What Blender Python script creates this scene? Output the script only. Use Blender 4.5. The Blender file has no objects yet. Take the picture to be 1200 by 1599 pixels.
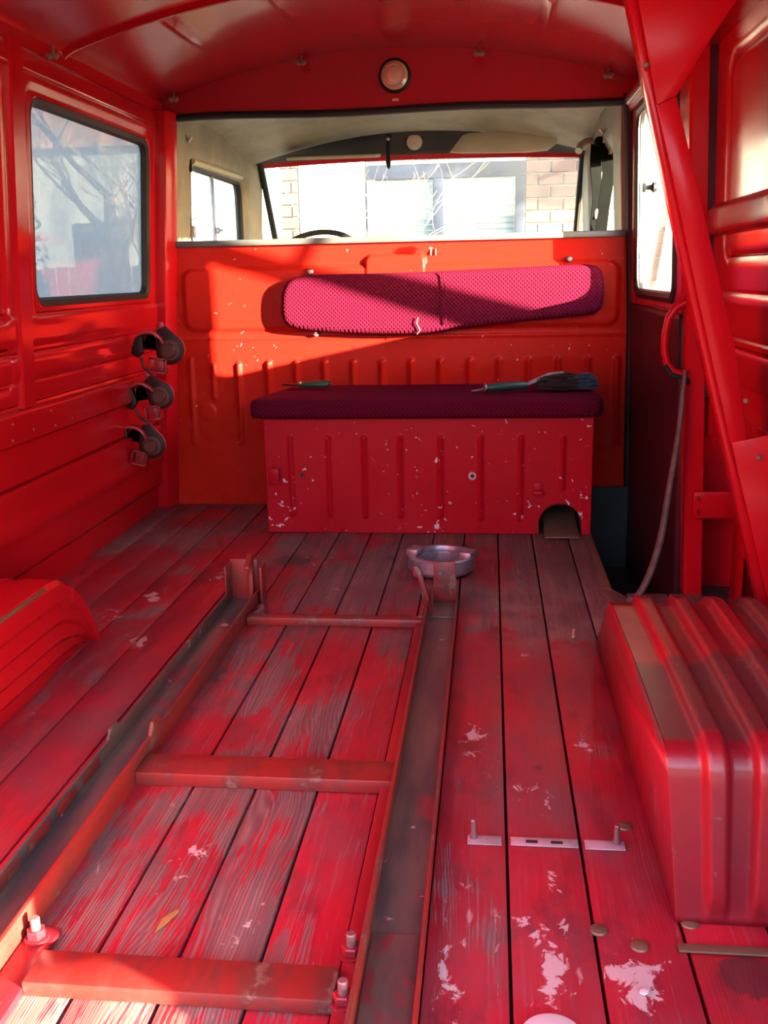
import bpy, bmesh, math, random
import numpy as np
from mathutils import Vector, Matrix
random.seed(4)
SC = bpy.context.scene
COL = SC.collection
PI = math.pi

# ------------------------------------------------------------------ camera
cam_d = bpy.data.cameras.new('camera')
cam = bpy.data.objects.new('camera', cam_d); COL.objects.link(cam)
yaw, pitch, roll = [math.radians(a) for a in (6.4246, 13.8673, -1.2236)]
f_ = Vector((-math.sin(yaw)*math.cos(pitch), math.cos(yaw)*math.cos(pitch), -math.sin(pitch)))
r_ = Vector((math.cos(yaw), math.sin(yaw), 0)); u_ = r_.cross(f_)
r2 = r_*math.cos(roll)+u_*math.sin(roll); u2 = -r_*math.sin(roll)+u_*math.cos(roll)
mw = Matrix((r2, u2, -f_)).transposed().to_4x4(); mw.translation = Vector((0.33, 0, 0.85))
cam.matrix_world = mw
cam_d.sensor_fit = 'VERTICAL'; cam_d.sensor_height = 36; cam_d.sensor_width = 27
cam_d.lens = 1500/1599*36; cam_d.clip_start = .02; cam_d.clip_end = 300
SC.camera = cam

# ------------------------------------------------------------------ light
SUNV = Vector((1.86, -1.0, 0.378)).normalized()
w = bpy.data.worlds.new('sky'); SC.world = w; w.use_nodes = True
nt = w.node_tree; bg = nt.nodes['Background']
sky = nt.nodes.new('ShaderNodeTexSky'); sky.sky_type = 'NISHITA'; sky.sun_disc = False
sky.sun_elevation = math.asin(SUNV.z); sky.sun_rotation = math.atan2(SUNV.x, SUNV.y)
sky.air_density = 1.0; sky.dust_density = 1.0; sky.ozone_density = 1.6
nt.links.new(sky.outputs[0], bg.inputs[0]); bg.inputs[1].default_value = 0.74
sl = bpy.data.lights.new('sun', 'SUN'); sl.energy = 34.0; sl.angle = math.radians(.6); sl.color = (1.0, .90, .60)
so = bpy.data.objects.new('sun', sl); COL.objects.link(so)
so.rotation_euler = SUNV.to_track_quat('Z', 'Y').to_euler(); so.location = (20, -12, 8)
vs = SC.view_settings; vs.view_transform = 'Standard'; vs.look = 'None'; vs.gamma = 1; vs.use_curve_mapping = False
vs.exposure = 1.8

# ------------------------------------------------------------------ material helpers
class NT:
    def __init__(s, name):
        s.m = bpy.data.materials.new(name); s.m.use_nodes = True
        s.t = s.m.node_tree; s.t.nodes.clear()
        s.out = s.n('ShaderNodeOutputMaterial')
    def n(s, kind, **kw):
        nd = s.t.nodes.new(kind)
        for k, v in kw.items(): setattr(nd, k, v)
        return nd
    def lk(s, a, b): s.t.links.new(a, b)
    def setin(s, nd, i, v):
        if hasattr(v, 'is_linked') or isinstance(v, bpy.types.NodeSocket): s.lk(v, nd.inputs[i])
        elif isinstance(v, (tuple, list)) and len(v) == 3 and nd.inputs[i].type == 'RGBA': nd.inputs[i].default_value = (*v, 1)
        else: nd.inputs[i].default_value = v
    def math(s, op, a, b=0.0, clamp=False):
        nd = s.n('ShaderNodeMath', operation=op, use_clamp=clamp); s.setin(nd, 0, a); s.setin(nd, 1, b); return nd.outputs[0]
    def mix(s, f, a, b):
        nd = s.n('ShaderNodeMix', data_type='RGBA'); s.setin(nd, 0, f); s.setin(nd, 6, a); s.setin(nd, 7, b); return nd.outputs[2]
    def pos(s): return s.n('ShaderNodeNewGeometry').outputs['Position']
    def obj(s): return s.n('ShaderNodeTexCoord').outputs['Object']
    def scale(s, v, sc, loc=(0, 0, 0)):
        nd = s.n('ShaderNodeMapping'); s.lk(v, nd.inputs[0]); nd.inputs[1].default_value = loc; nd.inputs[3].default_value = sc; return nd.outputs[0]
    def noise(s, v, scale=5, detail=3, rough=.5, dist=0.0):
        nd = s.n('ShaderNodeTexNoise'); s.lk(v, nd.inputs['Vector'])
        nd.inputs['Scale'].default_value = scale; nd.inputs['Detail'].default_value = detail
        nd.inputs['Roughness'].default_value = rough; nd.inputs['Distortion'].default_value = dist
        return nd.outputs[0]
    def step(s, v, a, b, lo=0.0, hi=1.0):
        nd = s.n('ShaderNodeMapRange', interpolation_type='SMOOTHSTEP'); s.setin(nd, 0, v)
        for i, q in enumerate((a, b, lo, hi)): nd.inputs[1+i].default_value = q
        return nd.outputs[0]
    def bump(s, h, strength=.2, dist=.01, normal=None):
        nd = s.n('ShaderNodeBump'); nd.inputs['Strength'].default_value = strength; nd.inputs['Distance'].default_value = dist
        s.lk(h, nd.inputs['Height'])
        if normal is not None: s.lk(normal, nd.inputs['Normal'])
        return nd.outputs[0]
    def bsdf(s, base, rough=.5, metal=0.0, normal=None, spec=.5, **kw):
        p = s.n('ShaderNodeBsdfPrincipled')
        s.setin(p, 'Base Color', base); s.setin(p, 'Roughness', rough); s.setin(p, 'Metallic', metal); s.setin(p, 'Specular IOR Level', spec)
        for k, v in kw.items(): s.setin(p, k, v)
        if normal is not None: s.lk(normal, p.inputs['Normal'])
        s.lk(p.outputs[0], s.out.inputs[0]); return p
MAT = {}
def plain(name, col, rough=.5, metal=0.0, var=.25, nscale=8, bump=0.0, bscale=60, spec=.5):
    t = NT(name); ps = t.pos()
    n = t.noise(ps, nscale, 4, .6)
    c = t.mix(t.step(n, .35, .7), col, tuple(x*(1-var) for x in col))
    nm = t.bump(t.noise(ps, bscale, 3, .6), bump, .002) if bump else None
    t.bsdf(c, rough, metal, nm, spec); MAT[name] = t.m; return t.m

# glossy red van enamel
def enamel(name, base, rough=.2, chips=0.0, dirt=.25, wave=.03, chipcol=(.52, .46, .44), spec=.16, rvar=.4):
    t = NT(name); ps = t.pos()
    big = t.noise(ps, 2.3, 4, .6)
    c = t.mix(t.step(big, .35, .75, 0, dirt), base, tuple(x*.55 for x in base))
    rg = t.step(t.noise(ps, 5, 2, .5), .3, .75, rough*(1-rvar*.6), rough*(1+rvar))
    nm = t.bump(t.noise(ps, 7, 2, .5), wave, .02)
    if chips > 0:
        a = t.noise(ps, 48, 4, .6, .5); b = t.noise(ps, 4.5, 4, .6)
        msk = t.step(t.math('ADD', a, t.math('MULTIPLY', t.math('SUBTRACT', b, .5), .38)), .735-chips*.1, .745-chips*.1)
        c = t.mix(msk, c, chipcol)
        rg = t.math('ADD', rg, t.math('MULTIPLY', msk, .35))
        nm = t.bump(t.math('SUBTRACT', 1.0, msk), .5, .0012, nm)
    t.bsdf(c, rg, 0, nm, spec); MAT[name] = t.m
RED = (.36, .004, .009)
enamel('enamel', RED, .2, 0, .2, .03)
enamel('enamel_partition', (.40, .0105, .006), .24, .05, .15, .03, spec=.10)
enamel('enamel_box', (.36, .005, .013), .34, .62, .2, .05, spec=.12)
enamel('enamel_roof', (.28, .003, .008), .22, 0, .05, .010, spec=.22, rvar=.05)
enamel('enamel_left', (.36, .004, .008), .15, 0, .15, .03, spec=.22)
def arch_paint():
    t = NT('enamel_arch'); ps = t.pos()
    sep = t.n('ShaderNodeSeparateXYZ'); t.lk(ps, sep.inputs[0]); X, Y, Z = sep.outputs
    n = t.noise(ps, 6, 5, .62, .3); n2 = t.noise(ps, 30, 4, .6)
    c = t.mix(t.step(n, .35, .7, 0, .5), (.25, .007, .013), (.14, .014, .024))
    near_top = t.math('MULTIPLY', t.math('MULTIPLY', t.step(Y, 1.16, 1.22), t.step(Y, 1.56, 1.40)), t.step(Z, .215, .24))  # near part of the arch top turns darker brown
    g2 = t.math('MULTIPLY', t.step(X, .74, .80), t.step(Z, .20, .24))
    g = t.math('MAXIMUM', t.math('MULTIPLY', near_top, .95), t.math('MULTIPLY', g2, .8))
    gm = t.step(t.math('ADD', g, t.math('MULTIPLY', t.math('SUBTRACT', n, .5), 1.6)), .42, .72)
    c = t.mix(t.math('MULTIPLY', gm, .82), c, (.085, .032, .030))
    worn = t.step(t.math('ADD', n2, t.math('MULTIPLY', t.math('SUBTRACT', n, .5), .5)), .66, .70)
    c = t.mix(t.math('MULTIPLY', worn, .7), c, (.20, .07, .05))
    t.bsdf(c, t.math('ADD', .22, t.math('MULTIPLY', n, .22)), 0, t.bump(n2, .12, .002), .5); MAT['enamel_arch'] = t.m
arch_paint()

def rail_paint():
    t = NT('rail_paint'); ps = t.pos()
    n = t.noise(t.scale(ps, (1, .4, 1)), 14, 5, .65)
    n2 = t.noise(ps, 60, 4, .6)
    c = t.mix(t.step(n, .42, .62), (.22, .014, .011), (.125, .024, .020))
    c = t.mix(t.step(t.math('ADD', n, t.math('MULTIPLY', n2, .35)), .76, .84), c, (.17, .085, .06))
    t.bsdf(c, .42, 0, t.bump(n2, .15, .002)); MAT['rail_paint'] = t.m
    t = NT('rail_bed'); ps = t.pos()
    n = t.noise(t.scale(ps, (1.4, .35, 1)), 13, 5, .6); n2 = t.noise(t.scale(ps, (1, .5, 1)), 7, 4, .6, 1)
    c = t.mix(t.step(n, .38, .62), (.075, .06, .06), (.145, .095, .075))
    c = t.mix(t.step(n2, .58, .64), c, (.22, .035, .045))
    c = t.mix(t.step(t.noise(ps, 20, 3), .68, .71), c, (.42, .33, .33))
    t.bsdf(c, .38, .25, t.bump(n, .2, .003)); MAT['rail_bed'] = t.m
rail_paint()

# worn red painted boards, laid out in metres of the real floor
def boards():
    t = NT('boards'); ps = t.pos()
    sep = t.n('ShaderNodeSeparateXYZ'); t.lk(ps, sep.inputs[0]); X, Y = sep.outputs[0], sep.outputs[1]
    rnd = t.n('ShaderNodeObjectInfo').outputs['Random']
    off = t.n('ShaderNodeCombineXYZ'); t.lk(t.math('MULTIPLY', rnd, 7), off.inputs[2]); t.lk(t.math('MULTIPLY', rnd, 3.1), off.inputs[1])
    va = t.n('ShaderNodeVectorMath', operation='ADD'); t.lk(ps, va.inputs[0]); t.lk(off.outputs[0], va.inputs[1]); pr = va.outputs[0]
    # wood grain : stretched along the board with cathedral arches
    warp = t.noise(t.scale(pr, (2.6, .5, 1)), 2.0, 2, .5)
    w1 = t.n('ShaderNodeTexWave', wave_type='BANDS', bands_direction='X'); 
    gv = t.n('ShaderNodeVectorMath', operation='ADD'); cx = t.n('ShaderNodeCombineXYZ'); t.lk(t.math('MULTIPLY', warp, .20), cx.inputs[0])
    t.lk(t.scale(pr, (1, .02, 0)), gv.inputs[0]); t.lk(cx.outputs[0], gv.inputs[1]); t.lk(gv.outputs[0], w1.inputs['Vector'])
    w1.inputs['Scale'].default_value = 62; w1.inputs['Distortion'].default_value = .6; w1.inputs['Detail'].default_value = 3; w1.inputs['Detail Scale'].default_value = 2
    grain = w1.outputs[1]
    fine = t.noise(t.scale(pr, (150, 5, 1)), 1.0, 3, .6)
    blot = t.noise(t.scale(ps, (1, .55, 1)), 5.0, 5, .62, .3)
    # where feet and cargo wore the paint away
    mid = t.math('MULTIPLY', t.step(X, -.36, -.25), t.step(X, .26, .17))
    front = t.math('MULTIPLY', t.step(Y, 2.15, 2.5), t.step(X, -.50, -.2))
    frontr = t.math('MULTIPLY', t.step(Y, 2.1, 2.25), t.step(X, .2, .3))
    far = t.step(Y, 2.75, 3.15)
    wear = t.math('MAXIMUM', t.math('MULTIPLY', mid, .19), t.math('MAXIMUM', t.math('MULTIPLY', front, .30), t.math('MAXIMUM', t.math('MULTIPLY', frontr, .36), t.math('MULTIPLY', far, .25))))
    wear = t.math('ADD', wear, .345)
    wear = t.math('ADD', wear, t.math('MULTIPLY', t.math('SUBTRACT', rnd, .5), .16))
    s1 = t.math('ADD', wear, t.math('MULTIPLY', t.math('SUBTRACT', blot, .5), 1.5))
    s1 = t.math('ADD', s1, t.math('MULTIPLY', t.math('SUBTRACT', grain, .5), .08))
    s1 = t.math('ADD', s1, t.math('MULTIPLY', t.math('SUBTRACT', fine, .5), .62))
    worn = t.step(s1, .46, .60)
    wood = t.mix(t.step(t.math('ADD', t.math('MULTIPLY', grain, .17), t.math('MULTIPLY', t.noise(t.scale(pr, (55, 1.6, 1)), 1.0, 5, .7), .8)), .32, .80), (.10, .060, .055), (.27, .185, .170))
    wood = t.mix(t.step(fine, .35, .75, 0, .5), wood, (.075, .048, .046))
    wood = t.mix(t.step(t.noise(ps, 3.1, 4, .6), .45, .68, 0, .75), wood, (.085, .050, .052))
    paint = t.mix(t.step(t.noise(t.scale(ps, (1, .5, 1)), 6.5, 4, .6), .3, .7), (.36, .008, .019), (.24, .009, .020))
    paint = t.mix(t.step(fine, .5, .8, 0, .28), paint, (.46, .085, .10))
    paint = t.mix(t.step(t.noise(t.scale(ps, (1, .45, 1)), 11, 5, .65, .4), .50, .66, 0, .72), paint, (.145, .012, .020))
    paint = t.mix(t.step(t.noise(t.scale(ps, (1, .6, 1)), 3.6, 5, .65), .42, .70, 0, .55), paint, (.135, .060, .070))
    c = t.mix(t.math('MULTIPLY', worn, .86), paint, wood)
    # pale scuffs and dark spills, each at its own spot on the boards
    edge = t.noise(t.scale(ps, (1, .8, 1)), 34, 5, .68, .6)
    def spot(x, y, rx, ry, gain=1.0):
        a = t.math('DIVIDE', t.math('SUBTRACT', X, x), rx); b = t.math('DIVIDE', t.math('SUBTRACT', Y, y), ry)
        return t.math('MULTIPLY', t.math('SUBTRACT', 1.0, t.math('SQRT', t.math('ADD', t.math('MULTIPLY', a, a), t.math('MULTIPLY', b, b))), True), gain)
    pale = None
    for q in ((.517, 1.035, .065, .095, 1.1), (.414, 1.05, .036, .16, 1.0), (.385, 1.12, .04, .05, .7), (.432, 1.13, .02, .03), (.505, 1.655, .03, .05), (.304, 1.667, .045, .13, .8), (-.593, 2.446, .07, .12, .8),
              (-.51, 2.114, .05, .10, .7), (-.66, 2.29, .07, .11, .6), (.421, 1.238, .025, .05, .8), (.28, 1.03, .04, .10, .7), (.30, .98, .04, .06, .6), (-.12, 1.24, .05, .12, .5), (.395, 1.45, .08, .12, .42),
              (-.19, 2.75, .06, .12, .55), (-.46, 2.62, .06, .10, .6), (-.34, 1.88, .03, .05, .6), (.41, 2.1, .05, .14, .55), (.01, 1.09, .04, .10, .55)):
        m = spot(*q); pale = m if pale is None else t.math('MAXIMUM', pale, m)
    pm = t.step(t.math('ADD', pale, t.math('MULTIPLY', t.math('SUBTRACT', edge, .5), 3.6)), .62, .84)
    pm = t.math('MULTIPLY', pm, t.step(pale, .02, .2))
    c = t.mix(t.math('MULTIPLY', pm, .8), c, (.47, .36, .35))
    scuff = t.step(t.math('ADD', t.noise(t.scale(ps, (1, .4, 1)), 42, 5, .7, .5), t.math('MULTIPLY', t.math('SUBTRACT', blot, .5), .5)), .66, .74)
    c = t.mix(t.math('MULTIPLY', scuff, .55), c, (.42, .27, .27))
    dark = None
    for q in ((.655, 1.055, .06, .055, 1.4), (-.27, 2.80, .12, .10, 1.1), (.03, 2.83, .03, .05, 1.2), (.25, 2.9, .10, .25, .9), (.30, 2.42, .10, .22, .9), (-.26, 1.9, .06, .30, .6), (-.7, 2.05, .05, .25, .8), (.42, 1.56, .05, .06, .5)):
        m = spot(*q); dark = m if dark is None else t.math('MAXIMUM', dark, m)
    dm = t.step(t.math('ADD', dark, t.math('MULTIPLY', t.math('SUBTRACT', edge, .5), .9)), .38, .62)
    c = t.mix(t.math('MULTIPLY', dm, .72), c, (.045, .026, .032))
    # dust film towards the step
    dust = t.math('MULTIPLY', t.step(spot(.47, 2.32, .30, .40, 1.0), .0, .7), t.step(t.noise(ps, 8, 4, .6), .35, .65))
    c = t.mix(t.math('MULTIPLY', dust, .5), c, (.30, .20, .165))
    h = t.math('ADD', t.math('MULTIPLY', grain, .15), t.math('ADD', fine, t.math('MULTIPLY', worn, -.8)))
    rg = t.math('ADD', .42, t.math('MULTIPLY', worn, .22))
    t.bsdf(c, rg, 0, t.bump(h, .28, .002), .45); MAT['boards'] = t.m
boards()

def fabric():
    t = NT('fabric'); ps = t.pos(); 
    a = t.n('ShaderNodeTexWave', wave_type='BANDS', bands_direction='DIAGONAL'); t.lk(t.scale(ps, (1, 1.3, 1)), a.inputs[0]); a.inputs['Scale'].default_value = 42
    b = t.n('ShaderNodeTexWave', wave_type='BANDS', bands_direction='DIAGONAL'); t.lk(t.scale(ps, (-1, 1.3, 1)), b.inputs[0]); b.inputs['Scale'].default_value = 42
    k = t.math('MAXIMUM', a.outputs[1], b.outputs[1])
    n = t.noise(ps, 4, 3)
    c = t.mix(k, (.034, .0015, .008), (.095, .004, .019))
    c = t.mix(t.step(n, .35, .7, 0, .35), c, (.09, .003, .022))
    t.bsdf(c, .8, 0, t.bump(k, .6, .003), .04, **{'Sheen Weight': 0.0}); MAT['fabric'] = t.m
fabric()
plain('rubber', (.014, .013, .013), .55, 0, .3, spec=.2)
plain('dark_void', (.012, .010, .011), .7)
plain('liner_tan', (.21, .17, .105), .62, 0, .3, 7, .3, 90)
plain('dark_and_shaded', (.022, .017, .012), .6, spec=.2)
plain('maroon_trim', (.040, .008, .013), .45, 0, .4, 5, spec=.2)
plain('trim_grey', (.10, .10, .105), .4)
plain('steel', (.42, .40, .42), .35, .85, .3, 20)
plain('alloy', (.40, .36, .42), .42, .75, .35, 30, .15, 120)
plain('strip_metal', (.52, .40, .43), .45, .3, .35, 25)
plain('brown_steel', (.20, .12, .075), .5, .5)
plain('strap', (.105, .085, .075), .7, 0, .4, 30)
plain('belt', (.003, .003, .003), .8, spec=.03)
plain('visor', (.34, .31, .20), .6, 0, .12)
plain('green_grip', (.006, .055, .028), .35)
plain('teal_grip', (.008, .050, .048), .35)
plain('bristle_dark', (.020, .012, .010), .8, 0, .5, 60)
plain('bristle_blue', (.020, .075, .13), .75, 0, .5, 60)
plain('bristle_grey', (.22, .20, .23), .7, 0, .4, 60)
plain('clamp_disc', (.022, .005, .006), .45, spec=.2)
plain('clamp_hub', (.085, .018, .016), .5, spec=.25)
plain('clamp_red', (.30, .006, .010), .35, 0, .5, 12)
plain('brick', (.135, .075, .060), .85, 0, .35, 6, .4, 80, spec=.1)
plain('mortar', (.24, .22, .20), .9, 0, .15, 12, .3, 70, spec=.1)
plain('render_white', (.80, .78, .73), .85)
plain('render_grey', (.30, .29, .27), .85)
plain('frame_grey', (.020, .023, .042), .6, spec=.1)
plain('frame_pink', (.30, .17, .15), .5)
plain('slat', (.20, .25, .27), .6, 0, .05, spec=.1)
plain('asphalt', (.14, .135, .13), .9, 0, .3, 2, .3, 40)
plain('bark', (.16, .125, .095), .85, 0, .45, 20, .5, 60)
plain('twig', (.42, .31, .19), .8, 0, .4, 20)
plain('fence_wood', (.10, .070, .065), .8, 0, .35, 6)
plain('evergreen', (.035, .055, .022), .8, 0, .5, 3)
plain('roof_tile', (.30, .12, .08), .8)
plain('lid_white', (.62, .56, .56), .5)
plain('leaf', (.34, .22, .06), .6)
plain('straw', (.42, .30, .18), .7)
plain('ply', (.055, .06, .045), .7)
plain('stud', (.26, .12, .13), .45, .5)
plain('dash', (.03, .03, .032), .55)
plain('sticker', (.55, .25, .24), .5)
def glass(name, dirt, dcol=(.75, .75, .74), tint=(.96, .98, .97), streak=0.0):
    t = NT(name)
    tr = t.n('ShaderNodeBsdfTransparent'); tr.inputs[0].default_value = (*tint, 1)
    gl = t.n('ShaderNodeBsdfGlossy'); gl.inputs['Roughness'].default_value = .03; gl.inputs[0].default_value = (1, 1, 1, 1)
    lw = t.n('ShaderNodeLayerWeight'); lw.inputs[0].default_value = .5
    fac0 = t.math('ADD', t.math('MULTIPLY', t.math('POWER', lw.outputs['Facing'], 5.0), .9), .03)
    m1 = t.n('ShaderNodeMixShader'); t.lk(fac0, m1.inputs[0]); t.lk(tr.outputs[0], m1.inputs[1]); t.lk(gl.outputs[0], m1.inputs[2])
    if dirt:
        ps = t.pos()
        n = t.noise(ps, 7, 5, .6); f = t.noise(t.scale(ps, (1, 1, .25)), 180, 2, .5)
        fac = t.step(t.math('ADD', t.math('MULTIPLY', n, .7), t.math('MULTIPLY', f, .3)), .3, .7, dirt*.75, dirt*1.2)
        df = t.n('ShaderNodeBsdfTranslucent'); df.inputs[0].default_value = (*dcol, 1)
        d2 = t.n('ShaderNodeBsdfDiffuse'); d2.inputs[0].default_value = (*dcol, 1)
        md = t.n('ShaderNodeMixShader'); md.inputs[0].default_value = .25; t.lk(df.outputs[0], md.inputs[1]); t.lk(d2.outputs[0], md.inputs[2])
        m2 = t.n('ShaderNodeMixShader'); t.lk(fac, m2.inputs[0]); t.lk(m1.outputs[0], m2.inputs[1]); t.lk(md.outputs[0], m2.inputs[2])
        t.lk(m2.outputs[0], t.out.inputs[0])
    else: t.lk(m1.outputs[0], t.out.inputs[0])
    MAT[name] = t.m
glass('glass', .04)
glass('glass_dirty', .6, (.36, .37, .38), (.55, .57, .57))
glass('glass_side', .05)
def lens():
    t = NT('lamp_lens'); t.bsdf((.42, .22, .14), .22, 0, None, .6, **{'Coat Weight': .5}); MAT['lamp_lens'] = t.m
    t = NT('lamp_lens_pale'); t.bsdf((.34, .26, .18), .25); MAT['lamp_lens_pale'] = t.m
lens()

# ------------------------------------------------------------------ geometry helpers
class MB:
    def __init__(s): s.bm = bmesh.new()
    def _add(s, verts, faces):
        vs_ = [s.bm.verts.new(v) for v in verts]
        for f in faces:
            try: s.bm.faces.new([vs_[i] for i in f])
            except ValueError: pass
        return vs_
    def box(s, x0, x1, y0, y1, z0, z1, bev=0.0, M=None, seg=2):
        b = bmesh.new()
        bmesh.ops.create_cube(b, size=1, matrix=Matrix.Translation(((x0+x1)/2, (y0+y1)/2, (z0+z1)/2)) @ Matrix.Diagonal((x1-x0, y1-y0, z1-z0, 1)))
        if bev: bmesh.ops.bevel(b, geom=b.edges[:], offset=bev, segments=seg, affect='EDGES', profile=.5)
        if M is not None: bmesh.ops.transform(b, matrix=M, verts=b.verts[:])
        s._merge(b); return s
    def _merge(s, b):
        b.verts.index_update()
        s._add([v.co.copy() for v in b.verts], [[v.index for v in f.verts] for f in b.faces]); b.free()
    def prism(s, poly, a, b, axis='y', bev=0.0, M=None):
        def P(u, v, w): return {'y': (u, w, v), 'x': (w, u, v), 'z': (u, v, w)}[axis]
        q = bmesh.new(); n = len(poly)
        A = [q.verts.new(P(*p, a)) for p in poly]; B = [q.verts.new(P(*p, b)) for p in poly]
        q.faces.new(A); q.faces.new(B[::-1])
        for i in range(n): q.faces.new((A[i], B[i], B[(i+1) % n], A[(i+1) % n]))
        bmesh.ops.recalc_face_normals(q, faces=q.faces[:])
        if bev: bmesh.ops.bevel(q, geom=q.edges[:], offset=bev, segments=2, affect='EDGES', profile=.5)
        if M is not None: bmesh.ops.transform(q, matrix=M, verts=q.verts[:])
        s._merge(q); return s
    def tube(s, path, r, n=10, closed=False, flat=None, caps=True):
        P = [Vector(p) for p in path]; m = len(P); R = r if isinstance(r, (list, tuple)) else [r]*m
        rings = []; prev = None
        for i in range(m):
            if closed: T = (P[(i+1) % m]-P[i-1])
            else: T = P[min(i+1, m-1)]-P[max(i-1, 0)]
            T.normalize()
            if prev is None:
                a = Vector((0, 0, 1)) if abs(T.z) < .9 else Vector((1, 0, 0))
                U = T.cross(a).normalized()
            else: U = (prev-T*prev.dot(T)).normalized()
            prev = U; V = T.cross(U)
            fu, fv = flat if flat else (1, 1)
            rings.append([P[i]+(U*math.cos(2*PI*k/n)*fu+V*math.sin(2*PI*k/n)*fv)*R[i] for k in range(n)])
        verts = [v for rg in rings for v in rg]; F = []
        for i in range(m if closed else m-1):
            j = (i+1) % m
            for k in range(n): F.append((i*n+k, i*n+(k+1) % n, j*n+(k+1) % n, j*n+k))
        if not closed and caps: F.append(tuple(range(n))[::-1]); F.append(tuple((m-1)*n+k for k in range(n)))
        s._add(verts, F); return s
    def lathe(s, prof, c, axis=(0, 0, 1), n=32):
        q = Vector(axis).to_track_quat('Z', 'Y'); c = Vector(c); verts = []; F = []; m = len(prof)
        for (r, h) in prof:
            for k in range(n):
                a = 2*PI*k/n; verts.append(c+q @ Vector((r*math.cos(a), r*math.sin(a), h)))
        for i in range(m-1):
            for k in range(n): F.append((i*n+k, i*n+(k+1) % n, (i+1)*n+(k+1) % n, (i+1)*n+k))
        if prof[0][0] > 1e-6: F.append(tuple(range(n))[::-1])
        if prof[-1][0] > 1e-6: F.append(tuple((m-1)*n+k for k in range(n)))
        s._add(verts, F); return s
    def ring(s, prof, c, axis=(0, 0, 1), n=40):
        q = Vector(axis).to_track_quat('Z', 'Y'); c = Vector(c); verts = []; F = []; m = len(prof)
        for (r, h) in prof:
            for k in range(n):
                a = 2*PI*k/n; verts.append(c+q @ Vector((r*math.cos(a), r*math.sin(a), h)))
        for i in range(m):
            j = (i+1) % m
            for k in range(n): F.append((i*n+k, i*n+(k+1) % n, j*n+(k+1) % n, j*n+k))
        s._add(verts, F); return s
    def sweep(s, sec, path):
        # sec : list of offsets lists already placed; path : list of lists of points (rings)
        n = len(path[0]); verts = [p for rg in path for p in rg]; F = []
        for i in range(len(path)-1):
            for k in range(n): F.append((i*n+k, i*n+(k+1) % n, (i+1)*n+(k+1) % n, (i+1)*n+k))
        F.append(tuple(range(n))[::-1]); F.append(tuple((len(path)-1)*n+k for k in range(n)))
        s._add(verts, F); return s
    def build(s, name, mat, parent=None, angle=35, clean=True):
        if clean:
            bmesh.ops.remove_doubles(s.bm, verts=s.bm.verts[:], dist=1e-6)
            bmesh.ops.recalc_face_normals(s.bm, faces=s.bm.faces[:])
        me = bpy.data.meshes.new(name); s.bm.to_mesh(me); s.bm.free()
        return place(name, me, mat, parent, angle)
def place(name, me, mat, parent=None, angle=35):
    o = bpy.data.objects.new(name, me); COL.objects.link(o)
    me.materials.append(MAT[mat])
    co = np.empty(len(me.vertices)*3); me.vertices.foreach_get('co', co); co = co.reshape(-1, 3)
    if parent is not None:
        org = np.array(WORG[parent.name]); o.parent = parent; WORG[o.name] = tuple(org)
    else:
        lo, hi = co.min(0), co.max(0); org = np.array(((lo[0]+hi[0])/2, (lo[1]+hi[1])/2, lo[2])); o.location = org; WORG[o.name] = tuple(org)
    co -= org; me.vertices.foreach_set('co', co.ravel())
    me.polygons.foreach_set('use_smooth', [True]*len(me.polygons)); me.set_sharp_from_angle(angle=math.radians(angle)); me.update()
    return o
WORG = {}
def thing(name, label, cat, loc, group=None):
    o = bpy.data.objects.new(name, None); COL.objects.link(o); o.location = loc; WORG[o.name] = tuple(loc); o.empty_display_size = .05
    return tag(o, label, cat, group)
def tag(o, label, cat=None, group=None):
    o['label'] = label
    if cat: o['category'] = cat
    if group: o['group'] = group
    return o
def struct(o, label=None):
    o['kind'] = 'structure'
    if label: o['label'] = label
    return o
def sroot(name, loc, label=None):
    o = bpy.data.objects.new(name, None); COL.objects.link(o); o.location = loc; WORG[o.name] = tuple(loc); o.empty_display_size = .05
    return struct(o, label)
def rr_sdf(U, V, u0, u1, v0, v1, r):
    qx = np.abs(U-(u0+u1)/2)-(u1-u0)/2+r; qy = np.abs(V-(v0+v1)/2)-(v1-v0)/2+r
    return np.minimum(np.maximum(qx, qy), 0)+np.hypot(np.maximum(qx, 0), np.maximum(qy, 0))-r
def sm(a, b, x):
    t = np.clip((x-a)/(b-a), 0, 1); return t*t*(3-2*t)
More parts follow.
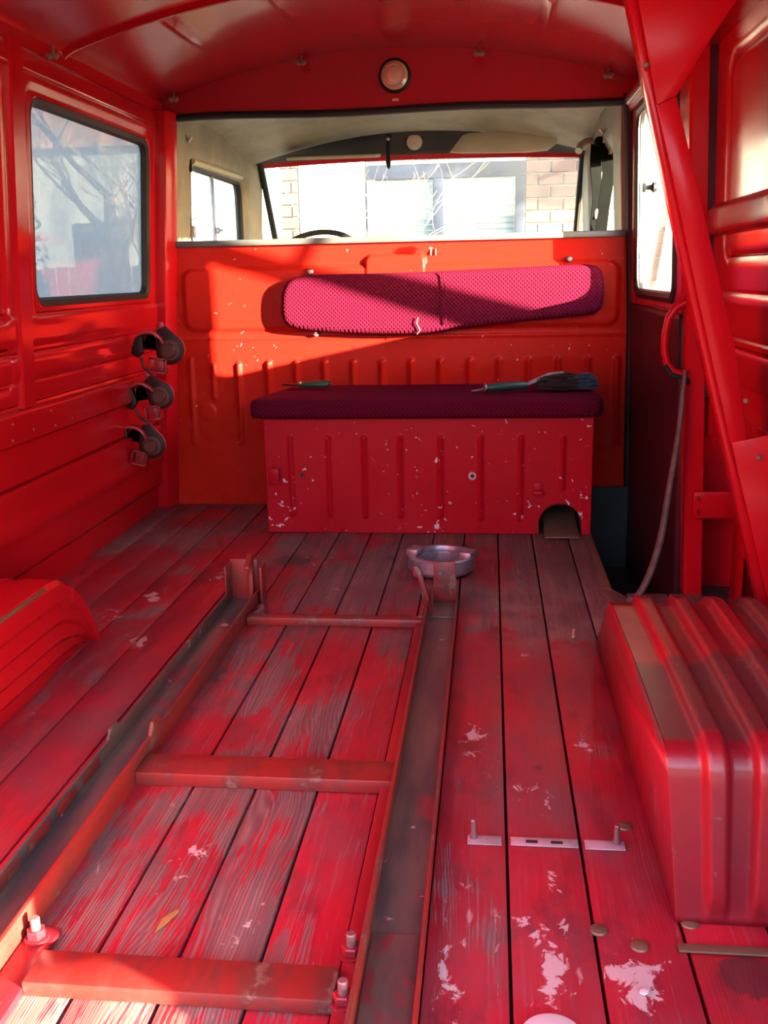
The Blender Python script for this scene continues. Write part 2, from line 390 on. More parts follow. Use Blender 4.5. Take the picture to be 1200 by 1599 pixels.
def panel(name, u0, u1, v0, v1, nu, nv, hf, mapf, holes, mat, thick, parent=None, off=-1, angle=50, outside=None):
    u = np.linspace(u0, u1, nu+1); v = np.linspace(v0, v1, nv+1); U, V = np.meshgrid(u, v, indexing='ij')
    def sd(U, V):
        d = np.full(U.shape, 9.0)
        for h in holes: d = np.minimum(d, h(U, V))
        return d
    Uc = (U[:-1, :-1]+U[1:, 1:])/2; Vc = (V[:-1, :-1]+V[1:, 1:])/2
    keep = sd(Uc, Vc) > 0 if holes else np.ones(Uc.shape, bool)
    if holes:
        cnt = np.zeros(U.shape, int)
        for a in (0, 1):
            for b in (0, 1): cnt[a:a+nu, b:b+nv] += keep
        full = np.full(U.shape, 4); full[0, :] -= 2; full[-1, :] -= 2; full[:, 0] -= 2; full[:, -1] -= 2
        full = np.maximum(full, 1)
        bd = (cnt > 0) & (cnt < full)
        for it in range(3):
            d = sd(U, V); e = 1e-4
            gx = (sd(U+e, V)-sd(U-e, V))/(2*e); gy = (sd(U, V+e)-sd(U, V-e))/(2*e)
            U = np.where(bd, U-d*gx, U); V = np.where(bd, V-d*gy, V)
        U = np.clip(U, u0, u1); V = np.clip(V, v0, v1)
    H = hf(U, V) if hf else np.zeros(U.shape)
    x, y, z = mapf(U, V, H)
    verts = np.stack([x, y, z], -1).reshape(-1, 3)
    idx = np.arange((nu+1)*(nv+1)).reshape(nu+1, nv+1)
    F = np.stack([idx[:-1, :-1], idx[1:, :-1], idx[1:, 1:], idx[:-1, 1:]], -1)[keep]
    used = np.unique(F); rm = np.full(len(verts), -1); rm[used] = np.arange(len(used))
    me = bpy.data.meshes.new(name); me.from_pydata(verts[used].tolist(), [], rm[F].tolist())
    o = place(name, me, mat, parent, angle)
    if thick:
        md = o.modifiers.new('thickness', 'SOLIDIFY'); md.thickness = thick; md.offset = off
    return o
def rib(U, V, uc, w, v0, v1):        # upright pressed bead with round ends
    d = rr_sdf(U, V, uc-w/2, uc+w/2, v0, v1, w/2*.999); return sm(0, w/2, -d)

# ================================================================== SETTING
# ---- floor -------------------------------------------------------
b = MB(); b.box(-1.0, .64, .46, 3.60, -.06, -.021); b.box(.64, 1.04, .46, 2.53, -.06, -.021)
b.box(.845, 1.04, 2.50, 2.64, -.06, -.002)
floor = struct(b.build('floor', 'dark_void'), 'worn red painted plank floor of the van')
seams = [-1.0, -.965, -.852, -.742, -.632, -.52, -.402, -.283, -.174, -.065, .042, .148, .25, .36, .472, .588, .70, .81, 1.0]
pal = []
for i in range(1, len(seams)-1):
    x0, x1 = seams[i]+.0022, seams[i+1]-.0022
    if x1 > .9: x1 = .90
    cuts = [(.47, 3.54)]
    if x0 > .58 and x0 < .6: cuts = [(.47, 1.098), (1.102, 3.14)]; 
    if x0 > .69: cuts = [(.47, 1.098), (1.102, 2.525)]
    for (ya, yb) in cuts:
        if .58 < x0 < .6 and yb > 2.5:
            bb = MB(); bb.prism([(x0, ya), (x1, ya), (x1, 2.50), (x0+.078, 2.56), (x0+.078, 3.13), (x0+.07, 3.54), (x0, 3.54)], -.021, 0, 'z', .0018)
        else:
            bb = MB(); bb.box(x0, x1, ya, yb, -.021, random.uniform(-.0012, .0008), .002)
        bb.build('plank', 'boards', floor)
# step well beside the side door
b = MB(); b.box(.655, .90, 2.54, 3.5, -.24, -.225)
b.box(.648, .656, 2.54, 3.54, -.24, -.024); b.box(.648, .90, 2.53, 2.54, -.24, -.024); b.box(.648, .90, 3.50, 3.51, -.24, .08)
sw = b.build('step_well', 'dark_void', floor)
for k in range(14):
    MB().box(.70, .84, 2.57+k*.022, 2.578+k*.022, -.225, -.221).build('tread_rib', 'rubber', sw)

# ---- left wall ---------------------------------------------------
def XL(z): return np.where(z < .785, -.95+.05*z/.785, -.90+.04*(z-.785)/.535)
def hl(Y, Z):
    h = .014*(1-sm(.312, .322, Z))-.016*(1-sm(.092, .104, Z))
    h += .010*np.exp(-((Z-.215)/.022)**2)
    up = (Y > 2.47)
    h += .006*sm(.690, .696, Z)*(1-sm(.755, .765, Z))+.008*sm(.600, .612, Z)*(1-sm(.655, .66, Z))
    fr = rr_sdf(Y, Z, 2.485, 3.455, .745, 1.352, .05); h += -.004*sm(0, .02, -fr)
    h += -.028*sm(.526, .530, Z)*(1-sm(.546, .550, Z))
    bl = rr_sdf(Y, Z, .9, 2.375, .745, 1.352, .05); h += -.012*sm(0, .01, -bl)
    b2 = rr_sdf(Y, Z, .9, 2.375, .57, .70, .03); h += -.006*sm(0, .01, -b2)
    return h
wl = panel('wall_left', .46, 3.56, -.02, 1.46, 380, 210, hl, lambda Y, Z, h: (XL(Z)+h, Y, Z), [lambda Y, Z: rr_sdf(Y, Z, 2.53, 3.42, .79, 1.315, .05)], 'enamel_left', .02, off=1)
struct(wl, 'glossy red pressed steel left side wall')
# rail along the left wall
b = MB(); b.prism([(-.945, .440), (-.885, .440), (-.876, .447), (-.876, .520), (-.882, .527), (-.945, .527)], .46, 3.40, 'y', .003)
lr = b.build('side_rail', 'enamel_left', wl)
for (yy, zz) in ((2.31, .50), (2.42, .47), (2.53, .505), (2.66, .465), (2.30, .46), (2.55, .46), (2.75, .51)):
    MB().lathe([(.0045, 0), (.0035, .0015), (0, .002)], (-.876, yy, zz), (1, 0, 0), 10).build('rivet', 'clamp_red', wl)
def pillar(name, prof, a, bz, label):
    """upright whose plan outline prof=[(dx,y)] follows the lean of the wall"""
    Z = np.linspace(a, bz, 12); b = MB(); rings = []
    for z in Z:
        x = float(XL(np.array(z))); rings.append([Vector((x+dx, y, z)) for dx, y in prof])
    b.sweep(None, rings); return struct(b.build(name, 'enamel_left', None, 30), label)
pillar('trim_1', [(-.02, 2.395), (.03, 2.395), (.034, 2.40), (.034, 2.462), (.03, 2.467), (-.02, 2.467)], .528, 1.42, 'red upright between two left wall panels')
pillar('trim_2', [(-.02, 3.47), (.055, 3.47), (.062, 3.48), (.075, 3.545), (-.02, 3.548)], 0, 1.42, 'red corner upright between left wall and partition')
b = MB(); b.prism([(-.93, 1.375), (-.835, 1.362), (-.826, 1.368), (-.826, 1.412), (-.86, 1.455), (-.93, 1.46)], .46, 3.55, 'y', .003)
struct(b.build('trim_3', 'enamel_left'), 'red cornice rail above the left window')
# left window
def rr_poly(u0, u1, v0, v1, r, n=7):
    P = []
    for (cx, cy, a) in ((u1-r, v1-r, 0), (u0+r, v1-r, 90), (u0+r, v0+r, 180), (u1-r, v0+r, 270)):
        for k in range(n+1):
            t = math.radians(a+90*k/n); P.append((cx+r*math.cos(t), cy+r*math.sin(t)))
    return P
def XLs(z): return float(XL(np.array(z)))
win1 = sroot('window_1', (-.9, 2.97, .79), 'dusty left side window in a black rubber seal')
MB().tube([(XLs(z)-.004, y, z) for y, z in rr_poly(2.528, 3.422, .788, 1.317, .052)], .021, 8, True).build('seal', 'rubber', win1)
def sheet(name, poly, fx, mat, parent, th=.004):
    b = MB(); A = [b.bm.verts.new((fx(v)-th/2, u, v)) for u, v in poly]; B = [b.bm.verts.new((fx(v)+th/2, u, v)) for u, v in poly]
    b.bm.faces.new(A); b.bm.faces.new(B[::-1]); n = len(A)
    for i in range(n): b.bm.faces.new((A[i], B[i], B[(i+1) % n], A[(i+1) % n]))
    return b.build(name, mat, parent)
sheet('pane', rr_poly(2.53, 3.42, .79, 1.315, .05), lambda z: XLs(z)-.010, 'glass_dirty', win1, .003)

# ---- partition ---------------------------------------------------
ribx = [.795-.1075*k for k in range(13)]
def hp(X, Z):
    h = np.zeros(X.shape)
    for i, x in enumerate(ribx): h = np.maximum(h, .014*rib(X, Z, x, .034, .225 if i else .215, .555))
    h = np.maximum(h, .012*rib(X, Z, -.612, .034, .225, .550)); h = np.maximum(h, .009*rib(X, Z, -.712, .028, .40, .545)); h = np.maximum(h, .006*rib(X, Z, -.80, .03, .225, .57))
    d = rr_sdf(X, Z, -.82, .803, .652, .892, .05); h += .011*sm(0, .02, -d)
    d = rr_sdf(X, Z, -.125, .105, .80, .925, .03); h = np.maximum(h, .016*sm(0, .014, -d))
    d = np.hypot(X+.741, Z-.358)-.033; h += .003*sm(0, .004, -d)
    h += .004*np.exp(-((Z-.63)/.006)**2)
    return h
def XP(X, Z): return X*1.0
wf = panel('wall_front', -.93, .857, -.03, .966, 400, 230, hp, lambda X, Z, h: (X*(1-.022*Z/.966*np.abs(X)/.86), 3.55-h, Z), [], 'enamel_partition', .012, off=-1)
struct(wf, 'red partition behind the bench with pressed upright beads')
md = wf.modifiers['thickness']; 
MB().box(-.838, .83, 3.532, 3.572, .962, .984, .004).build('edge_trim', 'trim_grey', wf)
for (x, z) in ((-.315, .875), (.612, .905), (-.305, .640), (-.31, .87)):
    pass
for (x, z) in ((.118, .935), (.135, .935)):
    MB().tube([(x, 3.55, z), (x, 3.545, z-.012), (x, 3.547, z-.02)], .003, 6).build('clip', 'brown_steel', wf)
# header above the cab opening
def arch(x): return 1.602-.2*x*x
b = MB(); N = 40
xs = [-.87+1.70*k/N for k in range(N+1)]
poly = [(x, min(arch(x)+.01, 1.62)) for x in xs]; b.prism([(xs[0], 1.408)]+poly+[(xs[-1], 1.408)], 3.55, 3.56, 'y')
hd = struct(b.build('wall_header', 'enamel_roof'), 'red arched header panel over the cab opening')
MB().tube([(-.835+1.62*k/12, 3.548, 1.404+.004*math.sin(k)) for k in range(13)], .013, 8).build('rubber_strip', 'rubber', hd)

# ---- roof --------------------------------------------------------
def roof_z(x):
    return arch(x)
def hr(X, Y):
    h = np.zeros(X.shape)
    for x, ye in ((-.55, 3.25), (-.255, 3.15), (.03, 3.05), (.25, 3.1), (.485, 3.42)):
        h = np.maximum(h, .014*sm(0, 1, np.clip(1-np.abs(X-x)/.022, 0, 1))*sm(0, .35, ye-Y)*sm(2.75, 2.85, Y))
    h = np.maximum(h, .014*sm(0, 1, np.clip(1.2-np.abs(Y-2.74)/.018, 0, 1)))
    return h
def zedge(X): return np.where(np.abs(X) > .80, .09*((np.abs(X)-.80)/.10)**2, 0)
ce = panel('ceiling', -.91, .90, .46, 3.56, 150, 240, hr, lambda X, Y, h: (X, Y, 1.602-.2*X*X-zedge(X)-h), [], 'enamel_roof', .02, off=1)
struct(ce, 'glossy red arched van roof with pressed ribs')

# ---- right wall --------------------------------------------------
def XR(z): return .925-.045*z/1.4
def hrw(Y, Z):
    h = np.zeros(Y.shape)
    d = rr_sdf(Y, Z, 1.05, 2.42, .86, 1.32, .06)
    h += -.012*sm(0, .008, -d)+.010*sm(.018, .026, -d)
    h += .006*sm(.70, .706, Z)*(1-sm(.78, .79, Z))+.007*sm(.60, .61, Z)*(1-sm(.66, .67, Z))
    return -h
wr = panel('wall_right', .37, 2.62, .43, 1.46, 300, 160, hrw, lambda Y, Z, h: (XR(Z)+h, Y, Z), [], 'enamel', .02, off=-1)
struct(wr, 'glossy red right side wall panel beside the side door')
b = MB(); b.prism([(.86, .925), (.925, .925), (.925, 1.0), (.87, 1.0), (.852, .985), (.852, .935)], .37, 2.50, 'y', .006); b.build('upper_rail', 'enamel', wr)
b = MB(); b.prism([(.885, .42), (.95, .42), (.95, .535), (.90, .535), (.885, .525)], .37, 2.46, 'y', .004); b.build('lower_rail', 'enamel', wr)
# outer skin behind the open lower bay
b = MB(); b.box(1.02, 1.04, .37, 2.62, -.02, .56); 
for y in (1.5, 1.9, 2.18): b.box(.985, 1.03, y, y+.05, -.02, .50, .004)
b.box(.865, 1.03, 2.604, 2.62, -.06, 1.42)
b.build('outer_skin', 'enamel', wr)
b = MB(); b.box(.975, .995, 2.40, 2.44, 0, .43, .003); b.box(.955, .96, 2.36, 2.47, 0, .43, .002); b.box(.985, 1.02, 2.27, 2.33, 0, .43, .004); b.build('bay_stiffener', 'enamel', wr)
def xpost(z): return .852-.052*max(0, z)/1.28
def rpillar(name, prof, a, bz, mat, label):
    b = MB(); rings = []
    for k in range(13):
        z = a+(bz-a)*k/12; rings.append([Vector((xpost(z)+dx, y, z)) for dx, y in prof])
    b.sweep(None, rings); return struct(b.build(name, mat, None, 30), label)
p = rpillar('trim_4', [(0, 2.53), (.006, 2.524), (.045, 2.524), (.05, 2.53), (.05, 2.60), (0, 2.60)], 0, 1.44, 'enamel', 'red door post with the grab handle')
b = MB(); b.box(.86, .995, 2.505, 2.525, .215, .285, .003); b.build('tie_plate', 'enamel', p)
for zz in (.235, .268): MB().lathe([(0, -.006), (.005, -.006), (.005, .006), (0, .006)], (.868, 2.502, zz), (0, 0, 1), 10).build('hinge_knuckle', 'enamel', p)
b = MB(); b.prism([(.79, 1.36), (.90, 1.36), (.93, 1.46), (.80, 1.452), (.772, 1.40)], .46, 3.55, 'y', .004)
struct(b.build('trim_5', 'enamel'), 'red cornice rail above the right wall')
# dark gap strip between post and panel
b = MB(); rings = [[Vector((xpost(z)+.044, 2.522, z)), Vector((xpost(z)+.10, 2.522, z)), Vector((xpost(z)+.10, 2.60, z)), Vector((xpost(z)+.052, 2.60, z))] for z in (.53, .9, 1.36)]
b.sweep(None, rings); struct(b.build('trim_6', 'maroon_trim'), 'dark gap filler beside the door post')

# ---- side door on the right ---------------------------------------
def XD(z): return .862-.045*np.clip(z, 0, 2)/1.4
door = sroot('door_1', (.86, 3.05, -.2), 'side door with dark maroon lower lining and a rubber sealed window')
hole = lambda Y, Z: rr_sdf(Y, Z, 2.715, 3.42, .775, 1.345, .05)
panel('door_frame', 2.585, 3.556, .735, 1.43, 110, 90, lambda Y, Z: .008*sm(0, .01, -rr_sdf(Y, Z, 2.66, 3.475, .74, 1.40, .06)), lambda Y, Z, h: (XD(Z)+h, Y, Z), [hole], 'enamel', .02, door, off=-1)
panel('door_lining', 2.585, 3.556, -.23, .735, 60, 60, lambda Y, Z: .002*np.sin(Y*7+Z*5), lambda Y, Z, h: (XD(Z)-.004+h, Y, Z), [], 'maroon_trim', .02, door, off=-1)
def XDs(z): return float(XD(np.array(z)))
MB().tube([(XDs(z)-.006, y, z) for y, z in rr_poly(2.712, 3.423, .772, 1.348, .052)], .017, 8, True).build('seal', 'rubber', door)
MB().tube([(XDs(z)-.012, y, z) for y, z in rr_poly(2.727, 3.408, .787, 1.333, .045)], .003, 6, True).build('seal_strip', 'steel', door)
sheet('pane', rr_poly(2.715, 3.42, .775, 1.345, .05), lambda z: XDs(z)+.006, 'glass_side', door, .003)
b = MB(); b.box(.815, .852, 3.20, 3.235, .655, .70, .006); b.prism([(3.205, .66), (3.23, .66), (3.222, .62), (3.213, .62)], .822, .838, 'x'); b.build('lock', 'rubber', door)
for (y, z) in ((3.05, .36), (2.72, .30), (3.3, .55), (2.9, .12), (3.38, .74)):
    MB().lathe([(0, 0), (.006, 0), (.004, .003), (0, .004)], (XDs(z)-.006, y, z), (-1, 0, 0), 10).build('screw', 'steel', door)
b = MB(); b.tube([(.845, 3.52, -.03), (.838, 3.52, .3), (.83, 3.52, .7), (.815, 3.52, 1.0), (.80, 3.515, 1.3), (.79, 3.51, 1.42)], .022, 8); b.build('edge_seal', 'rubber', door)
MB().box(.775, .80, 3.02, 3.48, 1.378, 1.40, .006).build('drip_strip', 'steel', door)
# knob of the door pane catch
b = MB(); b.lathe([(0, 0), (.012, .002), (.016, .012), (.008, .018), (.006, .034), (.013, .036), (.013, .042), (0, .044)], (XDs(1.08)+.004, 3.13, 1.09), (-1, 0, 0), 14); b.build('pane_knob', 'rubber', door)

# ---- cab beyond the opening ---------------------------------------
for side, sx in (('left', -1), ('right', 1)):
    xw = -.845 if sx < 0 else .80
    def mp(Y, Z, h, xw=xw, sx=sx): return (xw-sx*h+sx*.03*(1-sm(.6, 1.4, Z)), Y, Z)
    hw = lambda Y, Z: rr_sdf(Y, Z, 3.84, 4.66, .80, 1.285, .06)
    hh = lambda Y, Z: -.012*sm(0, .02, -rr_sdf(Y, Z, 3.78, 4.72, .74, 1.33, .07))
    o = panel('wall_cab_'+side, 3.556, 5.0, -.1, 1.46, 120, 130, hh, mp, [hw], 'liner_tan', .03, off=1 if sx < 0 else -1)
    struct(o, 'tan lined %s cab side with window' % side)
    win = sroot('window_%d' % (2 if sx < 0 else 3), (xw, 4.25, .8), ('left' if sx < 0 else 'right')+' cab side window in a black frame')
    MB().tube([(xw+sx*.012, y, z) for y, z in rr_poly(3.84, 4.66, .80, 1.285, .06)], .018, 8, True).build('seal', 'rubber', win)
    sheet('pane', rr_poly(3.84, 4.66, .80, 1.285, .06), lambda z, xw=xw, sx=sx: xw+sx*.018, 'glass', win, .003)
    MB().box(xw-.008+sx*.01, xw+.008+sx*.01, 4.20, 4.225, .80, 1.285, .003).build('divider', 'steel', win)
    b = MB(); b.lathe([(0, 0), (.014, .003), (.014, .012), (.006, .016), (.006, .03), (0, .03)], (xw, 4.21, 1.05), (-sx, 0, 0), 12); b.build('catch', 'steel', win)
def zc(X, Y):
    return 1.575-.19*X*X-.075*sm(4.15, 4.82, Y)
o = panel('ceiling_cab', -.86, .815, 3.562, 4.80, 60, 70, None, lambda X, Y, h: (X, Y, zc(X, Y)), [], 'liner_tan', .02, off=1); struct(o, 'tan cab headliner')
# windscreen header, slanted pillars and glass
def ws(z): return 4.92+(1.40-z)*.75
head = sroot('wall_cab_front', (0, 4.95, 0), 'windscreen surround of the cab')
panel('windscreen_header', -.86, .815, 0, 1, 60, 8, None, lambda X, V, h: (X, 4.77+.135*V+0*X, (zc(X, np.full(X.shape, 4.77))+.03)*(1-V)+(1.422-.03*X*X)*V), [], 'dark_and_shaded', .015, head)  # shadow on the header is painted in by this dark material
panel('windscreen_lip', -.86, .815, 0, 1, 60, 4, None, lambda X, V, h: (X, 4.905+.03*V, 1.425-.03*X*X-.028*V), [], 'enamel', .01, head)
for x in (-.80, .765):
    b = MB(); b.tube([(x, ws(z)-.01, z) for z in (1.42, 1.2, 1.0, .8)], .016, 8); b.build('slanted_pillar', 'dark_and_shaded', head)
for x in (-.852, .812):
    b = MB(); b.prism([(4.90, 1.46), (4.98, 1.42), (5.12, .78), (5.0, .78)], x-.015, x+.015, 'x', .006); b.build('corner_pillar', 'liner_tan', head)
MB().box(-.88, .84, 5.30, 5.36, -.1, .82, .02).build('front_panel', 'enamel', head)
ws_o = sroot('window_4', (0, 5.1, .82), 'slanted cab windscreen')
b = MB(); A = [b.bm.verts.new(v) for v in ((-.85, ws(.8), .8), (.81, ws(.8), .8), (.81, ws(1.41), 1.41), (-.85, ws(1.41), 1.41))]; b.bm.faces.new(A)
g = b.build('pane', 'glass', ws_o); m_ = g.modifiers.new('thickness', 'SOLIDIFY'); m_.thickness = .004

# ================================================================== THINGS IN THE VAN
# ---- wheel arches ------------------------------------------------
ar = thing('wheel_arch', 'ribbed red wheel arch cover under the slanted brace', 'wheel arch', (.78, 1.65, 0))
prof = [(1.150, 0), (1.158, .215)]+[(1.19-.032*math.cos(a), .215+.030*math.sin(a)) for a in np.linspace(.15, PI/2, 6)]+[(1.45, .247), (1.74, .240), (1.80, .225), (2.14, .006)]
pl = np.array(prof); seg = np.r_[0, np.cumsum(np.hypot(*np.diff(pl, axis=0).T))]
def arch_map(U, V, h):
    y = np.interp(V, seg, pl[:, 0]); z = np.interp(V, seg, pl[:, 1])
    e = .012; ty = np.interp(V+e, seg, pl[:, 0])-np.interp(V-e, seg, pl[:, 0]); tz = np.interp(V+e, seg, pl[:, 1])-np.interp(V-e, seg, pl[:, 1])
    L = np.hypot(ty, tz)+1e-9
    lean = .022*(1-np.clip(z/.24, 0, 1))*np.clip((.70-U)/.14, 0, 1)
    return U+lean, y-tz/L*h, z+ty/L*h
def arch_h(U, V):
    h = np.zeros(U.shape)
    for x in (.622, .687, .752, .817, .882, .947): h = np.maximum(h, .015*sm(0, .55, 1-np.abs(U-x)/.021))
    return h*sm(0, .05, V)
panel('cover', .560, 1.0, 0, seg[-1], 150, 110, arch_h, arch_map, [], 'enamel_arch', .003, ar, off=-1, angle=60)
b = MB(); S = [(y, z) for y, z in prof if z >= 0]
A = [b.bm.verts.new((.5605+.022*(1-min(1, z/.24)), y+.001, z)) for y, z in S]; b.bm.faces.new(A)
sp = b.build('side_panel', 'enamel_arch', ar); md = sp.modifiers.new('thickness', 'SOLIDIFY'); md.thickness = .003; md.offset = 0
al = thing('wheel_arch', 'red wheel arch cover with lengthwise steps below the left wall', 'wheel arch', (-.8, 1.4, 0))
sec = [(-.625, 0), (-.623, .03), (-.611, .045), (-.612, .075), (-.600, .09), (-.601, .125), (-.589, .14), (-.590, .175), (-.580, .19), (-.580, .226), (-.590, .236), (-.66, .238), (-.66, .232), (-.70, .232), (-.70, .238), (-.935, .238), (-.94, 0)]
rings = []
for y, sz, dx in ((.62, 1, 0), (1.2, 1, 0), (1.83, 1, 0), (1.88, .97, -.003), (1.93, .88, -.008), (2.00, .66, -.014), (2.06, .36, -.02), (2.10, .02, -.025)):
    rings.append([Vector((x+dx*(1 if x > -.7 else 0), y, z*sz)) for x, z in sec])
b = MB(); b.sweep(None, rings); b.build('cover', 'enamel', al, 14)
MB().box(-.585, -.578, .62, 1.80, .231, .2365, .001).build('edge_bead', 'brown_steel', al)

# ---- slanted brace on the right -----------------------------------
br = thing('slanted_brace', 'slanted red folded steel brace with gusset plates, roof to right wheel arch', 'brace', (.85, 1.92, .25))
YB = 1.92
def pb(x): return .33+(x-.33)*YB/2.0
def zb(z): return .85+(z-.85)*YB/2.0
def P2(L): return [(pb(x), zb(z)) for x, z in L]
gus = P2([(.592, 1.36), (.80, 1.36), (.735, 1.264), (.676, 1.165), (.641, 1.150)]); b = MB(); b.prism(gus, YB-.016, YB-.004, 'y', .002); b.build('top_gusset', 'enamel', br)
bar = P2([(.641, 1.150), (.676, 1.165), (.745, .93), (.812, .70), (.848, .51), (.818, .50), (.785, .62), (.735, .80), (.69, .97)])
b = MB(); b.prism(bar, YB-.012, YB+.002, 'y', .0015); b.build('bar', 'enamel', br)
fl = P2([(.575, 1.36), (.594, 1.36), (.643, 1.150), (.692, .97), (.737, .80), (.787, .62), (.820, .50), (.93, .14), (.905, .14), (.806, .50), (.772, .62), (.722, .80), (.677, .97), (.629, 1.150)])
b = MB(); b.prism(fl, YB-.002, YB+.045, 'y', .003); b.build('edge_fold', 'enamel', br)
low = P2([(.818, .505), (.96, .535), (1.0, .30), (1.0, .14), (.922, .14)]); b = MB(); b.prism(low, YB-.014, YB-.002, 'y', .002); b.build('lower_plate', 'enamel', br)
for x, z in ((.872, .475), (.84, .59), (.617, 1.22)): MB().lathe([(0, 0), (.006, 0), (.004, .003), (0, .004)], (pb(x), YB-.016, zb(z)), (0, -1, 0), 12).build('rivet', 'brown_steel', br)

# ---- slide frame for a pump ----------------------------------------
sf = thing('slide_frame', 'red steel slide frame of two channel rails and flat cross bars on the floor', 'frame', (-.06, 1.6, 0))
Y0, Y1 = .70, 2.42
b = MB(); b.box(-.360, -.282, Y0, Y1, .001, .006); b.build('rail_bed', 'rail_bed', sf)
b = MB(); b.prism([(Y0, 0), (1.50, 0), (1.50, .036), (1.515, .052), (1.545, .052), (1.56, .036), (Y1, .036), (Y1, 0)][::-1] if False else [(Y0, 0), (Y1, 0), (Y1, .036), (1.60, .036), (1.585, .050), (1.555, .050), (1.54, .034), (Y0, .034)], -.364, -.359, 'x', .001); b.build('rail_flange', 'rail_bed', sf)
b = MB(); b.prism([(Y0, 0), (Y1, 0), (Y1, .044), (1.60, .044), (1.585, .066), (1.555, .066), (1.54, .046), (Y0, .046)], -.284, -.277, 'x', .001); b.build('rail_flange', 'rail_paint', sf)
for k in range(5): MB().box(-.3588, -.3575, 1.02+k*.10, 1.09+k*.10, .010, .030, .001).build('rust_patch', 'rail_paint', sf)
b = MB(); b.box(.178, .247, Y0, Y1, .001, .006); b.build('rail_bed', 'rail_bed', sf)
b = MB(); b.box(.172, .178, Y0, Y1, 0, .040, .001); b.build('rail_flange', 'rail_paint', sf)
b = MB(); b.box(.246, .251, Y0, Y1, 0, .026, .001); b.build('rail_flange', 'rail_paint', sf)
b = MB(); b.box(.1805, .2445, Y0, 1.085, .006, .010, .001); b.build('splice_plate', 'rail_bed', sf)
b = MB(); b.box(.150, .172, Y0, 2.24, 0, .014, .002); b.build('side_bar', 'enamel_arch', sf)
b = MB(); b.box(-.277, -.235, Y0, 1.06, 0, .012, .002); b.build('side_bar', 'enamel_arch', sf)
for (ya, yb, xa, xb, h) in ((2.228, 2.262, -.275, .168, .022), (1.445, 1.515, -.276, .172, .026), (.945, 1.005, -.235, .150, .022)):
    b = MB(); b.box(xa, xb, ya, yb, .001, h, .003); b.build('cross_bar', 'rail_paint', sf)
def bolt(x, y, z, parent, s=1.0):
    b = MB(); b.lathe([(.019*s, 0), (.019*s, .004*s)], (x, y, z), n=20); b.build('washer', 'enamel_arch', parent)
    b = MB(); b.lathe([(.013*s, .004*s), (.015*s, .006*s), (.015*s, .016*s), (.013*s, .018*s)], (x, y, z), n=6); n_ = b.build('nut', 'enamel_arch', parent)
    b = MB(); b.lathe([(.0075*s, .016*s), (.0075*s, .036*s), (.006*s, .038*s), (0, .038*s)], (x, y, z), n=14); b.build('stud', 'stud', n_)
bolt(.160, 1.035, .014, sf, .85); bolt(.162, .952, .014, sf, .85); bolt(-.258, 1.035, .012, sf, .85)
# end stops
b = MB(); b.box(-.362, -.288, 2.414, 2.421, .001, .118, .002); b.box(-.364, -.359, 2.36, 2.42, .03, .112, .002); b.box(-.272, -.266, 2.37, 2.42, .0, .108, .002); b.build('end_stop', 'rail_paint', sf)
b = MB(); b.prism([(2.37, .006), (2.395, .006), (2.402, .085), (2.40, .138), (2.385, .142), (2.345, .116), (2.345, .106), (2.378, .118), (2.380, .085)], -.306, -.292, 'x', .003); b.build('stop_hook', 'rail_paint', sf)
b = MB(); b.tube([(-.262, 2.33, .012), (-.256, 2.30, .012), (-.262, 2.27, .012)], .010, 8); b.build('stop_pin', 'stud', sf)
b = MB(); b.prism([(.184, .006), (.249, .006), (.242, .117), (.186, .114)], 2.414, 2.421, 'y', .002); es = b.build('end_stop', 'rail_paint', sf)
MB().lathe([(.007, 0), (.006, .003), (0, .004)], (.205, 2.413, .085), (0, -1, 0), 12).build('rivet', 'stud', es)
MB().box(.186, .246, 2.29, 2.41, .006, .009, .001).build('stop_foot', 'rail_bed', sf)
b = MB(); b.prism([(.172, .0), (.190, .0), (.160, .120), (.148, .132), (.140, .128), (.138, .105), (.150, .100)], 2.325, 2.337, 'y', .002); b.build('stop_hook', 'rail_paint', sf)
b = MB(); b.tube([(.163, 2.25, .018), (.166, 2.27, .02), (.17, 2.30, .022)], .009, 8); b.build('stop_pin', 'stud', sf)

# ---- bench box and cushions ----------------------------------------
bx = thing('bench_box', 'chipped red steel bench box with upright beads and an arched cut-out', 'bench', (.12, 3.33, 0))
bribs = [(-.331, .055, .34), (-.203, .055, .34), (-.083, .05, .34), (.037, .05, .34), (.170, .05, .34), (.302, .045, .34), (.432, .045, .34), (.568, .145, .335)]
def hb(X, Z):
    h = np.zeros(X.shape)
    for x, a, c in bribs: h = np.maximum(h, .009*rib(X, Z, x, .024, a, c))
    return h
harch = lambda X, Z: rr_sdf(X, Z, .494, .634, -.3, .105, .07)
panel('front_panel', -.421, .664, .001, .392, 270, 98, hb, lambda X, Z, h: (X, 3.12-h, Z), [harch], 'enamel_box', .003, bx, off=-1)
for x in (-.42, .661): MB().box(x-.0015, x+.0015, 3.122, 3.528, .001, .392).build('side_panel', 'enamel_box', bx)
MB().box(-.421, .664, 3.122, 3.53, .386, .394, .001).build('lid', 'enamel_box', bx)
MB().box(-.418, .66, 3.525, 3.529, .001, .386).build('rear_panel', 'enamel_box', bx)
b = MB(); b.box(-.405, -.372, 3.098, 3.118, .172, .228, .004); b.box(-.398, -.370, 3.092, 3.102, .19, .226, .003); b.build('latch', 'enamel_box', bx)
b = MB(); b.box(.474, .506, 3.098, 3.118, .138, .152, .003); b.box(.476, .504, 3.112, 3.119, .14, .176, .002); b.build('latch', 'enamel_box', bx)
b = MB(); b.ring([(.013, 0), (.013, .006), (.007, .006), (.007, 0)], (.275, 3.119, .2), (0, -1, 0), 20); b.build('lock_ring', 'strip_metal', bx)
